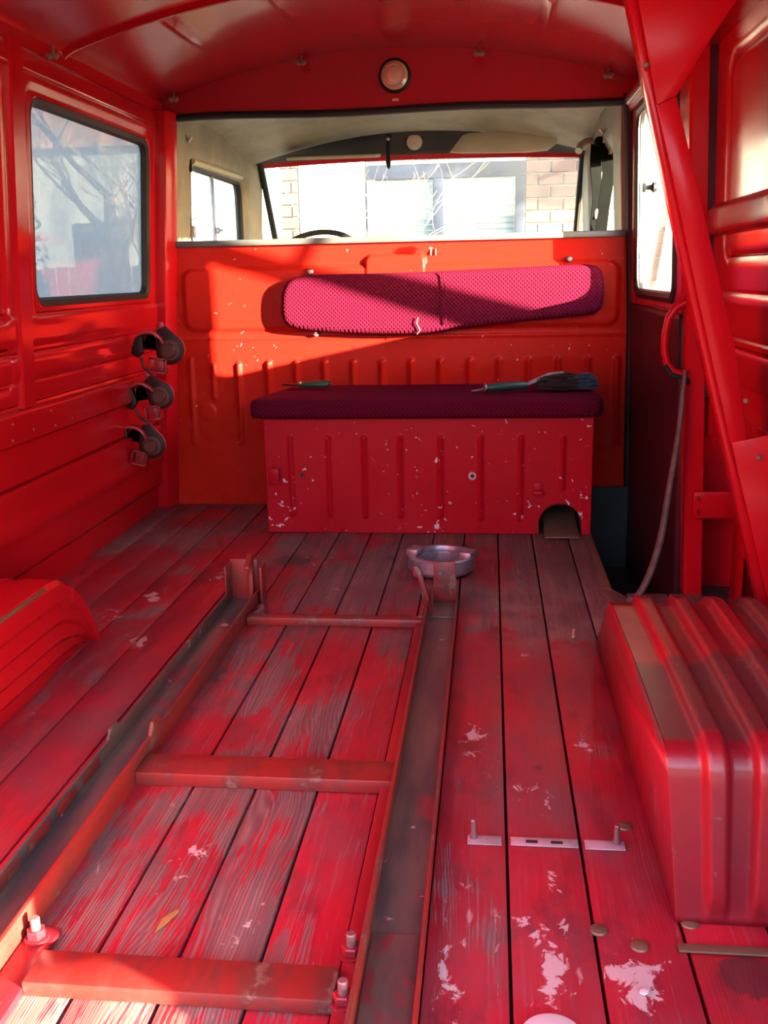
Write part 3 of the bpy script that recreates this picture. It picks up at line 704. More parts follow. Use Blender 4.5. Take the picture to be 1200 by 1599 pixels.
MB().lathe([(.007, 0), (.007, .002), (0, .002)], (-.296, 3.1195, .201), (0, -1, 0), 14).build('drilled_hole', 'dark_void', bx)
MB().lathe([(.004, 0), (.004, .003), (0, .003)], (.275, 3.119, .2), (0, -1, 0), 10).build('lock_core', 'dark_void', bx)
b = MB(); b.box(.49, .495, 3.125, 3.5, .003, .11); b.box(.634, .638, 3.125, 3.5, .003, .11); b.box(.49, .638, 3.125, 3.5, .108, .112); b.box(.49, .638, 3.36, 3.365, .003, .11); b.build('duct', 'brown_steel', bx)
b = MB(); b.prism([(3.06, .004), (3.08, .003), (3.30, .05), (3.30, .056), (3.08, .010), (3.06, .009)], .512, .622, 'x', .001); b.build('flap', 'brown_steel', bx)

def slab(outline, z0, z1, rad, name, mat, parent=None, axis='z', segs=5, puff=0.0):
    """soft slab : outline (CCW) in two coordinates, rounded edges of radius rad"""
    P = [Vector((*p, 0)) for p in outline]; n = len(P)
    N = []
    for i in range(n):
        t = (P[(i+1) % n]-P[i-1]).normalized(); N.append(Vector((t.y, -t.x, 0)))
    rings = []
    def add(ins, h): rings.append([P[i]-N[i]*ins+Vector((0, 0, h)) for i in range(n)])
    for k in range(segs+1):
        a = PI/2*k/segs; add(rad*(1-math.sin(a)), z0+rad*(1-math.cos(a)))
    for k in range(segs+1):
        a = PI/2*k/segs; add(rad*(1-math.cos(a)), z1-rad*(1-math.sin(a)))
    add(rad+.004, z1); add(rad+.012, z1)
    def M3(v): return {'z': Vector((v.x, v.y, v.z)), 'y': Vector((v.x, -v.z, v.y))}[axis]
    b = MB(); verts = [M3(v) for r in rings for v in r]; F = []
    for i in range(len(rings)-1):
        for k in range(n): F.append((i*n+k, i*n+(k+1) % n, (i+1)*n+(k+1) % n, (i+1)*n+k))
    F.append(tuple(range(n))[::-1]); F.append(tuple((len(rings)-1)*n+k for k in range(n)))
    b._add(verts, F); return b.build(name, mat, parent, 70)
def resample(ctrl, n=72, smooth=2):
    P = np.array(ctrl, float)
    for it in range(smooth):
        Q = np.empty((len(P)*2, 2)); R = np.roll(P, -1, 0); Q[0::2] = .75*P+.25*R; Q[1::2] = .25*P+.75*R; P = Q
    d = np.r_[0, np.cumsum(np.hypot(*np.diff(np.r_[P, P[:1]], axis=0).T))]; P = np.r_[P, P[:1]]
    t = np.linspace(0, d[-1], n, endpoint=False)
    return list(zip(np.interp(t, d, P[:, 0]), np.interp(t, d, P[:, 1])))
seat_out = resample([(-.452, 3.075), (-.2, 3.072), (.1, 3.072), (.4, 3.072), (.655, 3.075), (.695, 3.10), (.69, 3.2), (.675, 3.40), (.65, 3.525), (.3, 3.53), (0, 3.53), (-.38, 3.53), (-.415, 3.40), (-.46, 3.12)], 90, 2)
o = slab(seat_out, .3965, .4585, .018, 'seat_cushion', 'fabric', None, 'z', 5, .006); tag(o, 'dark crimson woven seat cushion lying on the red bench box', 'cushion')
bo = resample([(-.425, .76), (-.425, .70), (-.40, .668), (-.30, .655), (-.1, .642), (.10, .640), (.25, .660), (.5, .684), (.66, .695), (.715, .705), (.728, .76), (.722, .84), (.70, .868), (.64, .872), (.3, .862), (0, .855), (-.30, .857), (-.38, .848), (-.415, .815)], 96, 2)
bc = slab(bo, -3.536, -3.484, .022, 'backrest_cushion', 'fabric', None, 'y', 5, .0015)
tag(bc, 'long crimson woven backrest pad fixed to the red partition', 'cushion')
MB().tube([(.165, 3.475, .858), (.172, 3.474, .80), (.168, 3.4745, .74), (.176, 3.475, .675)], .0025, 6).build('seam', 'fabric', bc)
MB().tube([(.075, 3.476, .70), (.07, 3.475, .68), (.082, 3.478, .655), (.07, 3.485, .642)], .002, 6).build('loose_thread', 'straw', bc)
b = MB(); b.prism([(-.412, .69), (-.35, .662), (.6, .69), (.69, .72), (.69, .85), (-.36, .845), (-.41, .80)], 3.5365, 3.5405, 'y', .001); b.build('backing_board', 'ply', bc)
for x, z in ((-.318, .866), (.607, .890), (-.305, .645)):
    o = MB().lathe([(.011, -.010), (.011, .004), (.007, .008), (0, .009)], (x, 3.535, z), (0, -1, 0), 16).build('fixing_screw', 'steel', bc)

# secateurs on the seat
se = thing('secateurs', 'green handled pruning shears lying on the bench seat', 'pruning shears', (-.32, 3.40, .463))
zt = .4655
b = MB(); b.tube([(-.345, 3.405, zt+.010), (-.30, 3.402, zt+.012), (-.26, 3.40, zt+.013), (-.235, 3.398, zt+.012)], [.007, .010, .0105, .008], 10); b.build('handle', 'green_grip', se)
b = MB(); b.tube([(-.345, 3.385, zt+.008), (-.30, 3.375, zt+.009), (-.26, 3.372, zt+.010), (-.24, 3.375, zt+.010)], [.007, .0095, .010, .008], 10); b.build('handle', 'green_grip', se)
b = MB(); b.prism([(-.415, 3.405), (-.345, 3.412), (-.33, 3.395), (-.36, 3.392)], zt+.005, zt+.009, 'z', .001); b.build('blade', 'dark_void', se)
b = MB(); b.prism([(-.412, 3.392), (-.35, 3.372), (-.33, 3.384), (-.36, 3.396)], zt+.009, zt+.013, 'z', .001); b.build('blade', 'dark_void', se)
b = MB(); b.lathe([(.007, 0), (.007, .014), (.005, .017), (0, .017)], (-.345, 3.393, zt+.003), n=12); b.build('pivot', 'steel', se)
# hand brush on the seat
hbq = thing('hand_brush', 'hand brush with teal handle and blue tipped bristles on the bench seat', 'brush', (.5, 3.26, .463))
b = MB(); b.tube([(.318, 3.215, zt+.012), (.33, 3.219, zt+.013), (.38, 3.232, zt+.015), (.43, 3.245, zt+.016), (.455, 3.25, zt+.017)], [.008, .013, .0155, .014, .010], 12); b.build('handle', 'teal_grip', hbq)
b = MB(); b.ring([(.010, -.003), (.013, -.003), (.013, .003), (.010, .003)], (.316, 3.214, zt+.0135), (1, .25, 0), 18); b.build('hanging_ring', 'steel', hbq)
b = MB(); b.tube([(.27, 3.205, zt+.004), (.29, 3.208, zt+.006), (.308, 3.212, zt+.010)], .003, 6); b.build('hook', 'steel', hbq)
b = MB(); b.tube([(.452, 3.25, zt+.018), (.485, 3.262, zt+.030), (.53, 3.275, zt+.046), (.575, 3.283, zt+.052)], [.009, .014, .017, .012], 12, False, (1, .55)); b.build('brush_back', 'bristle_grey', hbq)
def tufts(name, mat, x0, x1, n, hw, hz, tip, th):
    """bristle fan : each bristle starts near the brush back and sweeps along it"""
    b = MB()
    for k in range(n):
        u = random.random(); x = x0+(x1-x0)*u; wgt = math.sin(PI*(.25+.6*u))
        y = 3.262+.075*(x-.5)+random.uniform(-1, 1)*hw*wgt; z = zt+.004+random.random()*hz*wgt
        p0 = Vector((x, y, z)); p1 = p0+Vector((tip*random.uniform(.7, 1.15), random.uniform(-.012, .012), random.uniform(-.006, .008)))
        p1.z = max(p1.z, .4675)
        d = Vector((0, random.uniform(-1, 1), random.uniform(-1, 1))).normalized()*th
        b._add([p0-d, p0+d, p1+d*.6, p1-d*.6], [(0, 1, 2, 3)])
    return b.build(name, mat, hbq, 180, False)
o = tufts('bristles', 'bristle_dark', .485, .615, 2400, .034, .046, .050, .0013); o['kind'] = 'stuff'
o = tufts('bristle_tips', 'bristle_blue', .600, .645, 1500, .034, .044, .042, .0013); o['kind'] = 'stuff'

# ---- things on the floor --------------------------------------------
rg = thing('coupling_ring', 'grey metal hose coupling ring behind the right end stop', 'coupling', (.192, 2.70, 0))
b = MB(); b.ring([(.098, .018), (.098, .052), (.094, .056), (.080, .056), (.078, .050), (.078, .012), (.082, .008), (.09, .008)], (.192, 2.70, 0), n=56); b.build('outer_ring', 'alloy', rg)
b = MB(); b.ring([(.076, .0), (.076, .046), (.062, .046), (.062, .040), (.055, .040), (.055, .0)], (.192, 2.70, 0), n=56); b.build('inner_ring', 'alloy', rg)
for a in (2.75, -.35):
    M = Matrix.Translation((.192, 2.70, 0)) @ Matrix.Rotation(a, 4, 'Z')
    b = MB(); b.box(.060, .096, -.012, .040, .050, .068, .003, M); b.build('lug', 'alloy', rg)
b = MB(); b.ring([(.082, .0), (.086, .010), (.086, .017), (.080, .017)], (.192, 2.70, 0), n=40); b.build('gasket', 'rubber', rg)

for (x0, x1, studx, lab) in ((.300, .352, .309, 'short pale metal strip with an upright stud beside the right channel rail'), (.478, .538, .526, 'short pale metal strip with an upright stud near the ribbed wheel arch')):
    t_ = thing('metal_strip', lab, 'metal strip', ((x0+x1)/2, 1.325, 0)); 
    MB().box(x0, x1, 1.310, 1.334, .001, .0025, .0005).build('plate', 'strip_metal', t_)
    b = MB(); b.lathe([(.006, .0025), (.006, .010), (.0045, .011), (.0045, .032), (.003, .034), (0, .034)], (studx, 1.327, 0), n=12); b.build('stud', 'stud', t_)
ms = thing('metal_strip', 'pale metal strip with two dark slots between the studs', 'metal strip', (.415, 1.32, 0))
MB().box(.366, .468, 1.312, 1.334, .001, .0025, .0005).build('plate', 'strip_metal', ms)
for x in (.398, .436): MB().box(x-.009, x+.009, 1.319, 1.326, .0024, .0031, .0003).build('slot', 'dark_void', ms)
for (x, y, z, lab) in ((.531, 2.18, .002, 'small bent straw coloured peg lying near the front of the ribbed wheel arch'),):
    o = MB().tube([(x, y, z+.003), (x+.002, y+.012, z+.006), (x+.004, y+.03, z+.009)], .004, 8).build('peg', 'straw'); tag(o, lab, 'peg')
b = MB(); b.prism([(-.112, 1.072), (-.104, 1.085), (-.092, 1.118), (-.098, 1.124), (-.112, 1.100)], .0012, .0022, 'z', .0003); tag(b.build('dry_leaf', 'leaf'), 'small yellow brown dry leaf on the boards inside the slide frame', 'leaf')
b = MB(); b.prism([(.514, 1.012), (.52, 1.009), (.525, 1.013), (.526, 1.018), (.52, 1.021), (.515, 1.017)], .001, .003, 'z', .0005); tag(b.build('paint_chip', 'lid_white'), 'tiny pale chip lying on the white scuffed board', 'chip')
o = MB().lathe([(.036, .001), (.038, .004), (.036, .010), (.028, .012), (0, .012)], (.405, .925, 0), n=32).build('round_lid', 'lid_white'); tag(o, 'pale round lid on the boards right of the channel rail', 'lid')
# bolt heads sunk in the boards
for (x, y) in ((.478, 1.128), (.545, 1.38), (.527, 1.10), (-.235, 2.83), (-.16, 2.84), (.60, 1.15)):
    MB().lathe([(.0, .0035), (.007, .003), (.011, .0015), (.012, 0), (.012, -.002)][::-1], (x, y, 0), n=16).build('bolt_head', 'brown_steel', floor)
# floor edge trim around the step well and metal sill below the arch
b = MB(); b.box(.575, 1.0, 1.09, 1.105, .0005, .004, .001); b.build('sill_strip', 'brown_steel', floor)
b = MB(); b.prism([(.640, 2.56), (.665, 2.54), (.666, 3.13), (.645, 3.13)], .0006, .004, 'z', .001); b.build('edge_strip', 'brown_steel', floor)

# ---- strap and handle on the right ------------------------------------
b = MB(); pth = [(.822, 2.515, .60), (.820, 2.51, .56), (.811, 2.50, .435), (.794, 2.49, .301), (.776, 2.48, .163), (.750, 2.475, .065), (.722, 2.47, .010), (.700, 2.45, .006)]
cr = []
for i in range(len(pth)-1):
    for k in range(5):
        t = k/5; a0 = Vector(pth[max(i-1, 0)]); a1 = Vector(pth[i]); a2 = Vector(pth[i+1]); a3 = Vector(pth[min(i+2, len(pth)-1)])
        cr.append(.5*((2*a1)+(a2-a0)*t+(2*a0-5*a1+4*a2-a3)*t*t+(3*a1-a0-3*a2+a3)*t**3))
cr.append(Vector(pth[-1]))
b.tube(cr, [.006+.006*min(1, i/18) for i in range(len(cr))], 10, False, (1.15, .75)); tag(b.build('hanging_hose', 'strap'), 'thin grey brown hose hanging from the door post down to the floor', 'hose')
gh = thing('grab_handle', 'red tube grab handle on the post beside the side door', 'handle', (.82, 2.55, .58))
hp_ = [(.846, 2.545, .768), (.82, 2.545, .767), (.798, 2.545, .755), (.781, 2.545, .728), (.774, 2.545, .69), (.774, 2.545, .65), (.781, 2.545, .617), (.798, 2.545, .594), (.825, 2.545, .586), (.862, 2.535, .588)]
b = MB(); b.tube(hp_, .010, 12); b.build('tube', 'enamel', gh)
b = MB(); b.tube([(x-.004, y-.001, z-.006) for x, y, z in hp_[6:9]]+[(.828, 2.54, .575)], .010, 10); b.build('sleeve', 'rubber', gh)
b = MB(); b.box(.808, .838, 2.52, 2.55, .562, .578, .003); b.build('clip', 'rubber', gh)

# ---- roof lamp, sticker, wing screws ------------------------------------
dl = thing('dome_lamp', 'round amber dome lamp on the red header', 'lamp', (0, 3.54, 1.455))
b = MB(); b.lathe([(.056, 0), (.056, .010), (.050, .016), (.046, .014), (0, .014)], (0, 3.55, 1.512), (0, -1, 0), 40); b.build('bezel', 'rubber', dl)
b = MB(); b.lathe([(.048, .010), (.046, .020), (.036, .028), (.034, .024), (.028, .025), (.026, .030), (.012, .033), (0, .033)], (0, 3.55, 1.512), (0, -1, 0), 40); b.build('lens', 'lamp_lens', dl)
o = MB().box(-.010, .012, 3.5475, 3.5495, 1.432, 1.441).build('sticker', 'sticker'); tag(o, 'tiny pale sticker below the round dome lamp', 'sticker')
def wing(x, y, z, lab):
    t_ = thing('wing_screw', lab, 'screw', (x, y, z-.03), 'wing screws along the roof edge')
    b = MB(); b.lathe([(.004, 0), (.004, .02), (.008, .021), (.008, .028), (0, .029)], (x, y, z), (0, -.35, -1), 10); b.build('shank', 'brown_steel', t_)
    for s in (-1, 1):
        b = MB(); b.prism([(x, z-.024), (x+s*.016, z-.018), (x+s*.019, z-.028), (x+s*.010, z-.036), (x, z-.032)], y-.011, y-.007, 'y', .001); b.build('wing', 'brown_steel', t_)
for x, y, lab in ((-.77, 3.50, 'brown wing screw at the roof corner above the left window'), (-.315, 3.50, 'brown wing screw on the roof left of the dome lamp'), (.29, 3.50, 'brown wing screw on the roof right of the dome lamp'), (.715, 3.50, 'brown wing screw on the roof near the slanted brace'), (-.80, 2.60, 'brown wing screw beside the curved roof bow above the left cornice')):
    wing(x, y, arch(x)-(.03 if y < 3 else 0), lab)

# ---- clamps in the left corner -----------------------------------------
def clamp(cx, cy, cz, tilt, s, lab):
    t_ = thing('equipment_clamp', lab, 'clamp', (cx, cy, cz-.06), 'equipment clamps in the left corner')
    M = Matrix.Translation((cx, cy, cz)) @ Matrix.Rotation(tilt, 4, 'Y') @ Matrix.Scale(s, 4)
    def tp(b): bmesh.ops.transform(b.bm, matrix=M, verts=b.bm.verts[:]); return b
    # teardrop disc facing the rear
    P = [(.058*math.cos(a), .058*math.sin(a)) for a in np.linspace(-PI*.62, PI*.36, 22)]+[(-.02, .085), (-.05, .07), (-.055, .02), (-.05, -.03)]
    b = MB(); b.prism(P, -.006, .006, 'y', .002); tp(b).build('disc', 'clamp_disc', t_)
    b = MB(); b.tube([(p[0]*1.02, .0, p[1]*1.02) for p in P[:24]], .004, 6); tp(b).build('rim', 'clamp_red', t_)
    b = MB(); b.lathe([(.040, .006), (.040, .010), (.033, .011), (.027, .012), (.026, .030), (.023, .033), (0, .033)], (0.004, 0, -.004), (0, -1, 0), 28); tp(b).build('hub', 'clamp_hub', t_)
    # curved jaw band reaching to the wall
    J = [(-.078+.060*math.cos(a)*1.05, .004+.062*math.sin(a)) for a in np.linspace(PI*.12, PI*.98, 14)]
    J += [(x*.99-.001, z*.90-.006) for x, z in J[::-1]]
    b = MB(); b.prism(J, -.030, .034, 'y', .0008); tp(b).build('jaw', 'clamp_red', t_)
    b = MB(); b.prism([(x, z) for x, z in J[:14]]+[(-.03, -.01), (-.12, -.012)], .028, .034, 'y', .0008); tp(b).build('jaw_plate', 'clamp_red', t_)
    b = MB(); b.prism([(-.145, .02), (-.11, .045), (-.10, -.02), (-.125, -.045), (-.15, -.03)], -.012, .012, 'y', .003); tp(b).build('jaw_tip', 'clamp_disc', t_)
    # stirrup below
    b = MB(); b.box(-.075, -.005, -.020, -.014, -.045, -.037, .001); b.box(-.075, -.067, -.020, .02, -.092, -.037, .001); b.box(-.014, -.005, -.020, .02, -.092, -.037, .001); b.box(-.06, -.02, -.006, 0, -.09, -.04, .001); b.box(-.07, -.01, -.02, .02, -.098, -.090, .001); tp(b).build('stirrup', 'clamp_red', t_)
    b = MB(); b.tube([(-.11, -.012, -.04), (-.10, -.012, -.075), (-.07, -.012, -.10)], .006, 8); tp(b).build('lever', 'clamp_disc', t_)
    b = MB(); b.box(-.052, -.030, .006, .012, -.06, .10, .002); tp(b).build('mounting_plate', 'clamp_red', t_)
clamp(-.734, 3.15, .624, .10, .86, 'topmost red clamp with round dark disc, in the corner by the left wall')
clamp(-.780, 3.15, .470, -.12, .82, 'middle red clamp with round dark disc, in the corner by the left wall')
clamp(-.822, 3.15, .302, .22, .82, 'lowest red clamp with round dark disc, in the corner by the left wall')

# ---- things in the cab -------------------------------------------------
stw = thing('steering_wheel', 'dark steering wheel rim showing above the partition', 'steering wheel', (-.445, 4.45, .92))
Mw = Matrix.Translation((-.445, 4.45, .915)) @ Matrix.Rotation(math.radians(42), 4, 'X')
b = MB(); b.tube([Mw @ Vector((.2*math.cos(a), .2*math.sin(a), 0)) for a in np.linspace(0, 2*PI, 48, endpoint=False)], .013, 10, True); b.build('rim', 'dark_and_shaded', stw)
for a in (-.3, PI+.3): 
    b = MB(); b.tube([Mw @ Vector((0, 0, -.03)), Mw @ Vector((.2*math.cos(a), .2*math.sin(a), 0))], .009, 8); b.build('spoke', 'dark_and_shaded', stw)
b = MB(); b.tube([Mw @ Vector((0, 0, 0)), Mw @ Vector((0, 0, -.62))], [.035, .025], 16); b.build('column', 'dark_and_shaded', stw)
b = MB(); b.prism([(4.95, .55), (4.86, .80), (4.90, .86), (5.30, .84), (5.30, .55)], -.83, .79, 'x', .015); tag(b.build('dashboard', 'dash'), 'dark dashboard under the windscreen', 'dashboard')
def visor(name, pts, depth, lab, M):
    b = MB(); b.prism(pts, -.008, .008, 'y', .005, M); tag(b.build(name, 'visor'), lab, 'sun visor')
visor('sun_visor', [(-.26, -.045), (-.20, -.052), (.10, -.058), (.20, -.052), (.242, -.02), (.245, .03), (.22, .043), (-.17, .040), (-.20, .03)], .01, 'cream sun visor tilted down at the right half of the windscreen', Matrix.Translation((.393, 4.72, 1.436)) @ Matrix.Rotation(-.25, 4, 'X') @ Matrix.Diagonal((.97, 1, 1.0, 1)))
visor('sun_visor', [(-.22, -.07), (.20, -.07), (.22, -.05), (.21, .07), (-.21, .07), (-.23, .05)], .01, 'cream sun visor lying nearly flat above the steering wheel', Matrix.Translation((-.40, 4.74, 1.395)) @ Matrix.Rotation(-1.42, 4, 'X'))
mr = thing('mirror_mount', 'dark mirror stem hanging from the windscreen header', 'mirror mount', (-.15, 4.76, 1.33))
b = MB(); b.tube([(-.15, 4.815, 1.485), (-.15, 4.785, 1.47), (-.15, 4.765, 1.43)], [.012, .012, .009], 10); b.build('foot', 'dark_and_shaded', mr)
b = MB(); b.tube([(-.15, 4.765, 1.435), (-.15, 4.76, 1.39), (-.15, 4.755, 1.36), (-.148, 4.75, 1.335)], [.009, .010, .013, .006], 10); b.build('stem', 'rubber', mr)
b = MB(); b.lathe([(.010, 0), (.008, .008), (0, .012)], (-.15, 4.772, 1.468), (0, -1, 0), 12); b.build('screw', 'steel', mr)
cl = thing('cab_lamp', 'small round pale lamp on the dark windscreen header', 'lamp', (-.03, 4.78, 1.43))
b = MB(); b.lathe([(.046, 0), (.046, .012), (.040, .016), (0, .016)], (-.03, 4.832, 1.461), (0, -1, -.3), 28); b.build('bezel', 'dark_and_shaded', cl)
b = MB(); b.lathe([(.038, .014), (.036, .020), (.02, .026), (0, .027)], (-.03, 4.832, 1.461), (0, -1, -.3), 28); b.build('lens', 'lamp_lens_pale', cl)
sb = thing('seat_belt', 'black seat belt hanging beside the right cab window', 'seat belt', (.77, 4.1, .95))
b = MB()
def ribbon(b, pts, w, th=.003):
    R = []
    for (x, y, z, ww, tw) in pts:
        d = Vector((math.sin(tw), math.cos(tw), 0))*ww/2; n_ = Vector((math.cos(tw), -math.sin(tw), 0))*th
        c = Vector((x, y, z)); R.append([c-d, c+d, c+d+n_, c-d+n_])
    b.sweep(None, R)
ribbon(b, [(.755, 4.20, 1.345, .05, 1.2), (.75, 4.18, 1.28, .055, 1.0), (.752, 4.15, 1.2, .06, .8), (.76, 4.1, 1.12, .06, 1.1), (.752, 4.12, 1.05, .055, .9), (.75, 4.12, .94, .05, 1.0)], .05); b.build('webbing', 'belt', sb)
b = MB(); ribbon(b, [(.775, 4.05, 1.33, .05, 1.3), (.785, 4.0, 1.22, .05, 1.4), (.775, 4.02, 1.12, .05, 1.2), (.77, 4.08, 1.0, .05, 1.1)], .05); b.build('webbing', 'belt', sb)
b = MB(); b.box(.745, .785, 4.12, 4.22, 1.335, 1.365, .006); b.build('anchor', 'belt', sb)
b = MB(); b.box(.745, .758, 4.10, 4.14, 1.05, 1.09, .003); b.build('buckle', 'steel', sb)
gh2 = MB().tube([(.79, 4.55, 1.40), (.745, 4.52, 1.395), (.715, 4.48, 1.375), (.705, 4.45, 1.35)], .016, 10).build('cab_grab_handle', 'visor'); tag(gh2, 'cream curved grab handle beside the seat belt', 'handle')
sb = thing('seat_belt', 'thin dark belt with metal clasp on the left cab wall', 'seat belt', (-.83, 3.8, .99))
b = MB(); ribbon(b, [(-.833, 3.80, 1.30, .045, 0), (-.832, 3.80, 1.22, .05, 0), (-.832, 3.795, 1.10, .01, 0), (-.831, 3.80, 1.0, .01, 0)], .03); b.build('webbing', 'belt', sb)
b = MB(); b.box(-.835, -.818, 3.775, 3.825, 1.25, 1.30, .004); b.build('anchor', 'belt', sb)
b = MB(); b.box(-.835, -.815, 3.785, 3.815, 1.005, 1.05, .003); b.build('clasp', 'steel', sb)
o = MB().tube([(-.822, 3.84, 1.292), (-.820, 4.2, 1.298), (-.822, 4.6, 1.302)], .012, 10).build('curtain_rod', 'visor'); tag(o, 'pale curtain rod above the left cab window', 'rod')
for x, y, z, s, lab in ((-.835, 3.76, 1.395, 1, 'small coat hook on the left cab wall'), (.79, 4.03, 1.405, -1, 'small coat hook on the right cab wall')):
    o = MB().tube([(x, y, z+.03), (x+s*.01, y, z), (x+s*.02, y, z-.03), (x+s*.03, y, z-.04), (x+s*.04, y, z-.025)], .006, 8).build('coat_hook', 'steel'); tag(o, lab, 'hook')

# ================================================================== OUTDOORS
GZ = -.6
b = MB(); b.box(-40, 40, -30, 50, GZ-.1, GZ); gr = struct(b.build('ground', 'asphalt'), 'grey asphalt yard around the van')
FY = 9.3
fac = sroot('wall_house', (0, FY, GZ), 'brick and white house wall in front of the van')
b = MB(); b.box(-1.63, -.81, FY+.012, FY+.4, GZ, 4.6); b.box(.645, 4.2, FY+.012, FY+.4, GZ, 4.6); b.box(-.81, .645, FY+.012, FY+.4, GZ, .6); b.box(-.81, .645, FY+.012, FY+.4, 1.83, 4.6); b.build('backing', 'mortar', fac)
MB().box(-1.45, -.83, FY-.005, FY+.012, GZ, 3.4, .003).build('render_panel', 'render_white', fac)
bm_ = None
def brick(x0, x1, z0, z1):
    global bm_
    w_, h_ = x1-x0, z1-z0
    key = (round(w_, 3), round(h_, 3))
    if key not in BR:
        q = MB(); q.box(-w_/2, w_/2, -.02, .04, -h_/2, h_/2, .004, None, 1)
        me = bpy.data.meshes.new('brick'); bmesh.ops.recalc_face_normals(q.bm, faces=q.bm.faces[:]); q.bm.to_mesh(me); q.bm.free(); me.materials.append(MAT['brick']); BR[key] = me
    o = bpy.data.objects.new('brick', BR[key]); COL.objects.link(o); o.parent = fac
    o.location = ((x0+x1)/2, random.uniform(-.002, .002), (z0+z1)/2-GZ)
BR = {}
pz, pxw = .108, .228
for r in range(15):
    z0 = .75+r*pz
    off = 0 if r % 2 else pxw/2
    x = .648
    if off: brick(x, x+pxw/2-.012, z0, z0+pz-.014); x += pxw/2
    while x+pxw < 2.7: brick(x, x+pxw-.012, z0, z0+pz-.014); x += pxw
    brick(-1.63, -1.63+(.165 if r % 2 else .10), z0, z0+pz-.014)
    if r % 2 == 0: brick(-1.52, -1.465, z0, z0+pz-.014)
for k in range(13): brick(-.80+k*.112, -.80+k*.112+.098, 1.86, 2.07)
# window of the house
hw_ = sroot('window_5', (-.08, FY, .6), 'grey framed house window with blinds')
b = MB(); b.box(-.81, .645, FY-.01, FY+.05, 1.83, 1.86, .003); b.build('lintel_strip', 'render_white', hw_)
for (x0, x1, z0, z1, mt) in ((-.81, .645, 1.70, 1.83, 'frame_grey'), (-.81, -.735, .6, 1.70, 'frame_pink'), (-.20, -.10, .6, 1.70, 'frame_grey'), (.555, .645, .6, 1.70, 'frame_grey'), (-.735, -.20, .6, .68, 'frame_grey'), (-.10, .555, .6, .68, 'frame_grey')):
    b = MB(); b.box(x0, x1, FY-.03, FY+.05, z0, z1, .008); b.build('frame', mt, hw_)
for (x0, x1) in ((-.735, -.20), (-.10, .555)):
    MB().box(x0, x1, FY+.015, FY+.020, .68, 1.70).build('pane', 'glass', hw_)
    z = .70
    while z < 1.69:
        MB().box(x0+.012, x1-.012, FY+.05, FY+.10, -.0015, .0015, 0, Matrix.Translation((0, 0, z)) @ Matrix.Translation((0, FY+.075, 0)) @ Matrix.Rotation(math.radians(52), 4, 'X') @ Matrix.Translation((0, -FY-.075, 0))).build('slat', 'slat', hw_); z += .052
MB().box(-.81, .645, FY+.30, FY+.31, .6, 1.83).build('room_back', 'render_white', hw_)

# trees with bare limbs
def tree(name, base, height, r0, lab, lean=(0, 0), seed=1, spread=.9, mat='bark', levels=4, splits=3):
    rn = random.Random(seed); t_ = thing(name, lab, 'tree', base); bt = MB(); bb = MB()
    def grow(p, d, L, r, lev):
        n = 5; pts = [p.copy()]; rad = [r]
        for k in range(n):
            d = (d+Vector((rn.uniform(-.16, .16), rn.uniform(-.16, .16), rn.uniform(-.05, .12)))).normalized(); p = p+d*L/n; pts.append(p.copy()); rad.append(r*(1-.5*(k+1)/n))
        (bt if lev == 0 else bb).tube(pts, rad, 8 if lev < 2 else 5)
        if lev < levels:
            for q in range(splits+(1 if lev == 1 else 0)):
                i = rn.randint(2, n); a = rn.uniform(0, 2*PI)
                nd = (d*.7+Vector((math.cos(a), math.sin(a), rn.uniform(-.05, .5)))*spread).normalized(); grow(pts[i], nd, L*rn.uniform(.5, .75), rad[i]*.62, lev+1)
    grow(Vector(base), Vector((lean[0], lean[1], 1)).normalized(), height, r0, 0)
    bt.build('trunk', mat, t_, 60, False); bb.build('branches', mat, t_, 60, False); return t_
tree('bare_tree', (-4.6, 12.6, GZ), 2.6, .16, 'bare tree with a thick dark trunk beyond the dusty left window', (.1, 0), 3)
tree('bare_tree', (-2.9, 10.6, GZ), 2.2, .09, 'slim bare tree seen through the left cab window', (-.15, 0), 8)
tree('bare_shrub', (-1.0, 7.2, GZ), 1.75, .026, 'pale twiggy shrub in front of the house window', (.2, -.05), 12, .8, 'twig', 4, 3)
# limb on the sunny side : leaning trunk right of the van
tl = thing('leaning_tree', 'leaning bare trunk beside the van, outside the side door', 'tree', (2.45, 4.25, GZ))
d0 = Vector((2.45, 4.12, GZ)); b = MB(); b.tube([d0, (2.49, 3.3, .20), (2.5, 2.35, 1.11), (2.5, 2.07, 1.37), (2.52, 1.4, 2.0), (2.6, .8, 2.7)], [.10, .075, .05, .04, .03, .02], 10); b.build('trunk', 'bark', tl)
b = MB(); b.tube([(2.5, 2.0, 1.45), (2.55, 2.1, 1.8), (2.6, 2.1, 2.4)], [.025, .018, .01], 6); b.tube([(2.52, 1.4, 2.0), (2.4, 1.5, 2.5), (2.3, 1.6, 3.0)], [.02, .014, .006], 6); b.build('branches', 'bark', tl)
# board fence left of the house
fe = thing('board_fence', 'dark board fence beyond the dusty left window', 'fence', (-4.5, 12, GZ))
for k in range(34):
    x = -7.6+k*.165; MB().box(x, x+.145, 12.0, 12.025, GZ+.05, 1.02+random.uniform(-.015, .015), .004).build('board', 'fence_wood', fe)
for z in (-.2, .75): MB().box(-7.6, -2.0, 12.026, 12.07, z, z+.09, .004).build('cross_rail', 'fence_wood', fe)
